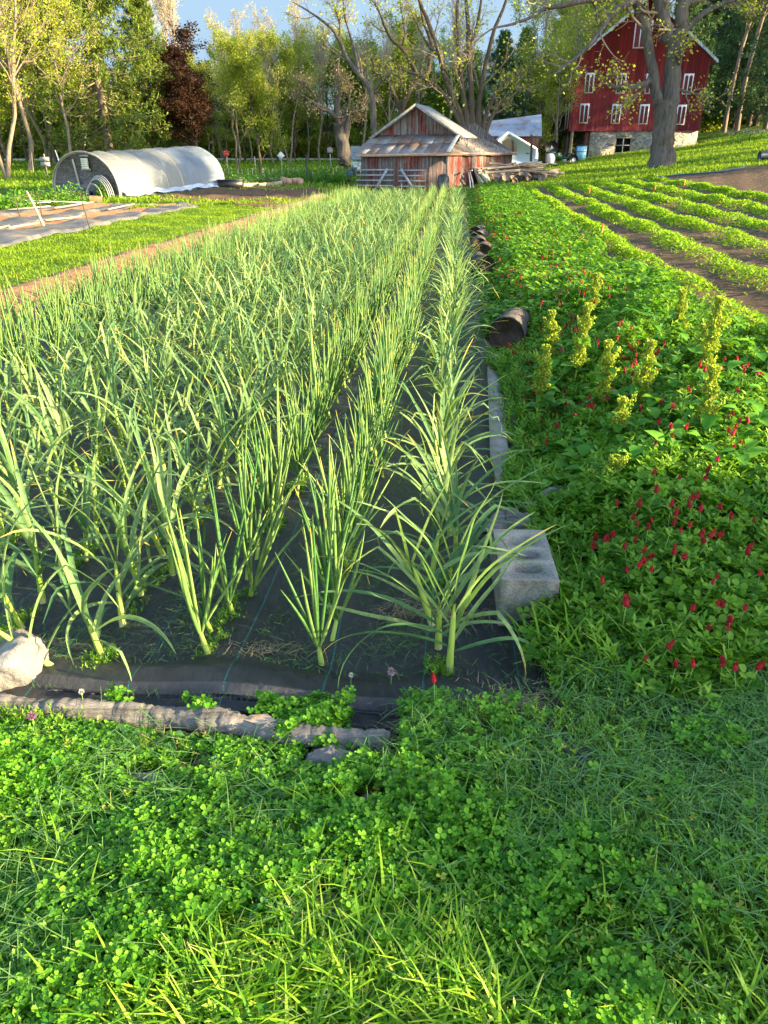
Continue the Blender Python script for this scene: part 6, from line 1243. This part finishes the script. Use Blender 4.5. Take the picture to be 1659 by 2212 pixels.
# undergrowth and far wood
def mass(name, lab, x0, x1, d0, d1, z0, z1, n, size, mat, seed):
    r = np.random.default_rng(seed); px = r.uniform(x0, x1, n); d = r.uniform(d0, d1, n); x = np.array([(p-829.5)/1786 for p in px])*d; g = T(x, d); top = z0+(z1-z0)*(.75+.25*np.clip(fbm(x, d*0, .35, seed), -1, 1)); z = g+top*r.random(n)**.8
    m = MB(); m.scatter(LEAF, np.stack([x, d+.8*fbm(x, z, .8, 1), z], -1), rotm(r.uniform(0, 6.3, n), r.uniform(-1.2, 1.2, n), r.uniform(-1, 1, n)), r.uniform(size*.6, size*1.5, n), np.clip(.5+.35*fbm(x, z, .9, seed)+.2*r.normal(size=n), 0, 1)); tag(m.build(name, mat), lab, None, None, 'stuff')
mass('undergrowth', 'yellow green undergrowth along the foot of the wood', -80, 960, 71, 75, 0, 2.6, 26000, .22, MG_, 1)
mass('far_wood', 'dark mass of the wood behind the nearer trees', -120, 1250, 84, 92, 0, 5.5, 42000, .42, DG, 2)
mass('far_wood', 'dark wood on the hill behind the barn', 1150, 1800, 96, 106, 0, 9., 26000, .5, DG, 3)
mass('undergrowth', 'green undergrowth beneath the trees right of the barn', 1500, 1720, 80, 86, 0, 3.0, 9000, .25, MG_, 4)
mass('undergrowth', 'shaded undergrowth behind the barn overhang', 1160, 1290, 76, 80, 0, 3.5, 6000, .25, MG_, 5)
# hand-shaped trees
def limbs(spec, d, dy=0.):
    out = []
    for pts in spec:
        p = []; rd = []
        for i, q in enumerate(pts): dd = d+(q[3] if len(q) > 3 else 0); p.append(P(q[0], q[1], dd)); rd.append(q[2])
        p = np.array(p); rd = np.array(rd); n = len(p); t = np.linspace(0, n-1, max(4, n*3-2)); 
        pp = np.stack([np.interp(t, range(n), p[:, k]) for k in range(3)], -1)
        for _ in range(1): pp[1:-1] = (pp[:-2]+2*pp[1:-1]+pp[2:])/4
        pp[1:-1] += np.random.default_rng(int(p[0, 0]*100) % 999+n).normal(size=pp[1:-1].shape)*min(min(rd)*.25, .05); out.append((pp, np.interp(t, range(n), rd)))
    return out
def hand_tree(name, lab, spec, d, base_px, bark, leaf, seed, c=(3, 5, 4), per=2, size=.12, thin=None, l1=.35, sides=12, f0=.3, spread=.24, up=.1):
    r = np.random.default_rng(seed); L = limbs(spec, d); x = ray(base_px, 345)[0]*d; off = np.array([x, d, Tz(x, d)]); t = thing(name, lab, 'tree', tuple(off))
    m = MB(); 
    for p, rd in L: m.tube(p, rd, sides if rd[0] > .1 else 7, r.random(), cap=False)
    m.build('trunk', bark, t, True); par = [l for l in L if l[1].min() < .24]
    b1 = grow(r, par, c[0], l1, .8, .4, 6, up, .3, f0, .5); b2 = grow(r, b1+[l for l in par if l[1].max() < .1], c[1], .5, .75, .55, 5, .04, .35, .2, .3); b3 = grow(r, b2, c[2], .6, .7, .6, 4, .03, .4, .2, .4)
    for b in b1: b[1][:] = np.minimum(b[1], .06)
    for b in b2: b[1][:] = np.minimum(b[1], .025)
    m = MB(); put_tubes(m, b1, 5, .012); put_tubes(m, b2, 4, .009); put_tubes(m, b3, 3, .006); m.build('twigs', M_TWIG if thin is None else thin, t)
    m = MB(); put_leaves(m, r, b3, per, size, LEAF, spread); m.build('crown', leaf, t)
YB = leafmat('bright_young_leaf', (.34, .40, .03), (.62, .60, .08), .45, tb=1.4)
hand_tree('ash_tree', 'massive grey trunked tree forking in front of the red barn', [
    [(1426, 368, .70), (1431, 330, .53), (1434, 288, .49), (1437, 240, .50), (1440, 212, .42)],
    [(1432, 235, .30), (1418, 210, .25), (1413, 168, .22), (1405, 108, .21), (1391, 48, .21), (1372, 0, .18), (1353, -50, .15), (1330, -110, .1)],
    [(1440, 240, .46), (1449, 204, .38), (1453, 144, .36), (1457, 101, .36), (1460, 85, .30)],
    [(1456, 110, .30), (1442, 60, .29), (1430, 20, .28), (1415, -40, .25), (1400, -110, .2)], [(1458, 108, .3), (1467, 75, .29), (1473, 36, .28), (1480, -12, .27), (1495, -90, .22)],
    [(1468, 85, .16), (1482, 65, .13), (1498, 46, .12), (1530, 22, .11), (1569, 6, .10), (1600, -12, .09), (1660, -30, .07)],
    [(1406, 172, .15), (1396, 180, .14), (1377, 187, .13, -.5), (1343, 190, .12, -1), (1321, 186, .09, -1), (1314, 174, .07, -1), (1316, 160, .05, -1)],
    [(1400, 183, .06), (1380, 200, .05, -.5), (1355, 216, .035, -.8), (1337, 226, .02, -1)], [(1460, 192, .07), (1480, 197, .055), (1505, 205, .045), (1525, 206, .03), (1545, 216, .02)],
    [(1372, 0, .15), (1338, 16, .13, -1), (1312, 42, .12, -1.5), (1284, 86, .10, -2), (1250, 122, .08, -2), (1218, 144, .06, -2), (1192, 165, .03, -2)],
    [(1350, -30, .14), (1310, -2, .12, -1), (1255, 2, .1, -2), (1215, 12, .1, -2), (1175, 18, .08, -2), (1140, 42, .06, -2.5), (1095, 55, .045, -3), (1060, 62, .03, -3), (1020, 95, .02, -3)],
    [(1283, 5, .09, -1.5), (1288, 20, .06, -1.5), (1290, 45, .04, -1.5)], [(1463, 150, .08), (1470, 130, .06, -.5), (1472, 112, .05, -.5)]], 38, 1425, M_BARK, YB, 61, (4, 4, 4), 2, .105, l1=.4)
hand_tree('multi_stem_tree', 'dark tree with many fanning stems behind the red shed', [
    [(1012, 300, .3), (1000, 262, .18), (985, 225, .16), (963, 173, .15), (950, 120, .13), (930, 60, .11), (905, 0, .08), (890, -60, .05)], [(1016, 300, .3), (1006, 240, .16), (1000, 200, .14), (990, 110, .12), (985, 40, .09), (992, -50, .06)],
    [(1022, 300, .3), (1020, 240, .15), (1018, 200, .14), (1012, 110, .12), (1010, 30, .1), (1002, -60, .06)], [(1030, 300, .28), (1034, 240, .14), (1038, 200, .12), (1050, 130, .11), (1068, 60, .09), (1095, 0, .07), (1110, -60, .05)],
    [(1038, 300, .25), (1046, 262, .12), (1058, 225, .11), (1085, 190, .09), (1130, 168, .05)], [(1042, 300, .22), (1058, 262, .11), (1075, 232, .10), (1105, 205, .08), (1135, 188, .04)], [(1008, 300, .25), (993, 262, .13), (975, 230, .12), (950, 190, .1), (905, 162, .08), (868, 150, .04)], [(1012, 110, .1), (1030, 60, .08), (1040, 0, .06), (1045, -50, .04)], [(950, 120, .1), (925, 100, .07), (905, 60, .05), (885, 20, .03)]],
    45, 1020, M_BARKD, YG, 62, (5, 5, 4), 2, .11)
hand_tree('forked_tree', 'gnarled grey tree with a thick forked trunk left of the red shed', [
    [(749, 372, .55), (746, 350, .45), (741, 306, .40), (735, 262, .38), (731, 250, .3)], [(738, 275, .2), (727, 252, .17), (710, 240, .14), (693, 230, .12), (668, 218, .08), (645, 200, .05)], [(733, 255, .22), (728, 225, .16), (735, 190, .12), (728, 150, .09), (735, 110, .06)],
    [(738, 262, .18), (750, 245, .15), (776, 240, .12), (790, 228, .08), (802, 205, .05)], [(748, 245, .1), (755, 215, .08), (748, 185, .06)], [(742, 312, .25), (752, 262, .2), (755, 245, .12)], [(693, 230, .09), (670, 195, .07), (640, 170, .04)]], 50, 749, M_BARK, BG, 63, (5, 5, 4), 2, .10)
hand_tree('crooked_tree', 'crooked tree with a snaking limb reaching left above the red shed', [
    [(810, 330, .22), (808, 281, .17), (804, 202, .15), (792, 180, .14), (776, 162, .13), (760, 140, .12), (747, 122, .11), (732, 86, .09), (718, 61, .08), (675, 29, .05), (632, 4, .03)], [(776, 162, .1), (770, 130, .09), (760, 90, .06), (745, 40, .05), (740, -20, .03)], [(804, 202, .08), (825, 170, .07), (850, 160, .05), (870, 172, .03)], [(732, 86, .06), (735, 50, .05), (720, 10, .03)]], 47, 808, M_BARK, YB, 64, (5, 5, 4), 2, .11)
hand_tree('spreading_tree', 'dark limbed spreading tree rising behind the shed gable', [
    [(862, 300, .25), (866, 250, .2), (870, 220, .18), (891, 183, .16), (905, 170, .14), (921, 166, .12), (930, 130, .11), (932, 90, .09), (915, 50, .07), (905, 0, .05)], [(905, 170, .12), (890, 140, .11), (869, 104, .10), (845, 86, .08), (828, 50, .07), (819, 22, .06), (790, -20, .04)], [(869, 104, .07), (875, 70, .06), (868, 30, .04), (860, -20, .03)], [(866, 240, .12), (850, 200, .1), (830, 165, .08), (800, 150, .05)]], 48, 862, M_BARKD, YG, 65, (5, 5, 4), 2, .11)
for k, (x, y, key, sc) in enumerate(((38, 28, 'mg', .95), (43, 33, 'yl', 1.1), (47, 29.5, 'mg2', 1.1), (45, 41, 'mg', 1.0), (48, 47, 'mg2', 1.2), (51, 53, 'mg', 1.15), (55, 44, 'dg', 1.2), (58, 52, 'dg', 1.2), (41, 37, 'yl2', 1.), (44, 55, 'dg', 1.5), (42, 50, 'dg', 1.3), (46, 47, 'dg', 1.4), (46, 60, 'dg', 1.5), (34, 23, 'dg', .8), (37, 33, 'dg', .9))):  # unseen trees added to throw shade on the lawn and barn
    name, lab, grp = PRO[key+'_i']; o = bpy.data.objects.new('shade_tree', None); COL.objects.link(o); o.location = (x, y, Tz(x, y)-.05); o.rotation_euler = (0, 0, k*1.1); o.scale = (sc,)*3; tag(o, 'leafy tree added beyond the right edge of the view for its shade', 'tree', 'trees added on the right bank for shade')
    for nm, me in PRO[key]: c = bpy.data.objects.new(nm, me); COL.objects.link(c); c.parent = o
for px, d, s in ((455, 62, .5), (485, 64, .5), (540, 60, .38), (590, 60, .42), (625, 58, .6), (690, 60, .5), (790, 58, .5), (850, 58, .5), (900, 60, .5), (60, 50, .8), (175, 56, .8), (960, 58, .6)): plant('bare' if px % 2 == 0 else 'yl2', px, d, s)
# dead snag
m = MB(); m.tube([P(548, 250, 78), P(545, 185, 78), P(541, 150, 78), P(538, 118, 78)], [.35, .33, .3, .22], 8); tag(m.build('dead_snag', M_BARKD), 'broken dark dead trunk standing above the wood in the middle distance', 'dead tree')
# ------------------------------------------------------------------ leafy screen added out of view to cast shade over the foreground
def casters():
    r = np.random.default_rng(71)
    def row(nm, lab, x, y0, y1, h0, h1, n, size=.16, th=1.2):
        t = thing(nm, lab, 'shade_hedge', (x, (y0+y1)/2, Tz(x, (y0+y1)/2))); f = r.random(n); y = y0+(y1-y0)*f; top = h0+(h1-h0)*(.5+.5*np.sin(y*2.1)*np.sin(y*.9+1)); z = Tz(x, y0)+top*r.random(n)**.8; xx = x+r.normal(size=n)*th*.4; m = MB(); m.scatter(OVAL, np.stack([xx, y, z], -1), rotm(r.uniform(0, 6, n), r.uniform(-1, 1, n), r.uniform(-1, 1, n)), r.uniform(size*.6, size*1.4, n)); m.build('foliage', DG, t)
        m = MB(); m.tubes(np.array([[(x, yy, Tz(x, yy)-.2), (x+r.normal()*.1, yy, Tz(x, yy)+h0*.8)] for yy in np.linspace(y0, y1, 7)]), np.tile([.06, .02], (7, 1)), 5); m.build('stem', M_BARKD, t)
    row('shade_hedge', 'leafy screen added out of view on the right to shade the foreground', HX, HY0, HY1, HH0, HH1, 9000)
HX, HY0, HY1, HH0, HH1 = 8.0, -.78, 1.15, 1.74, 2.02
casters()
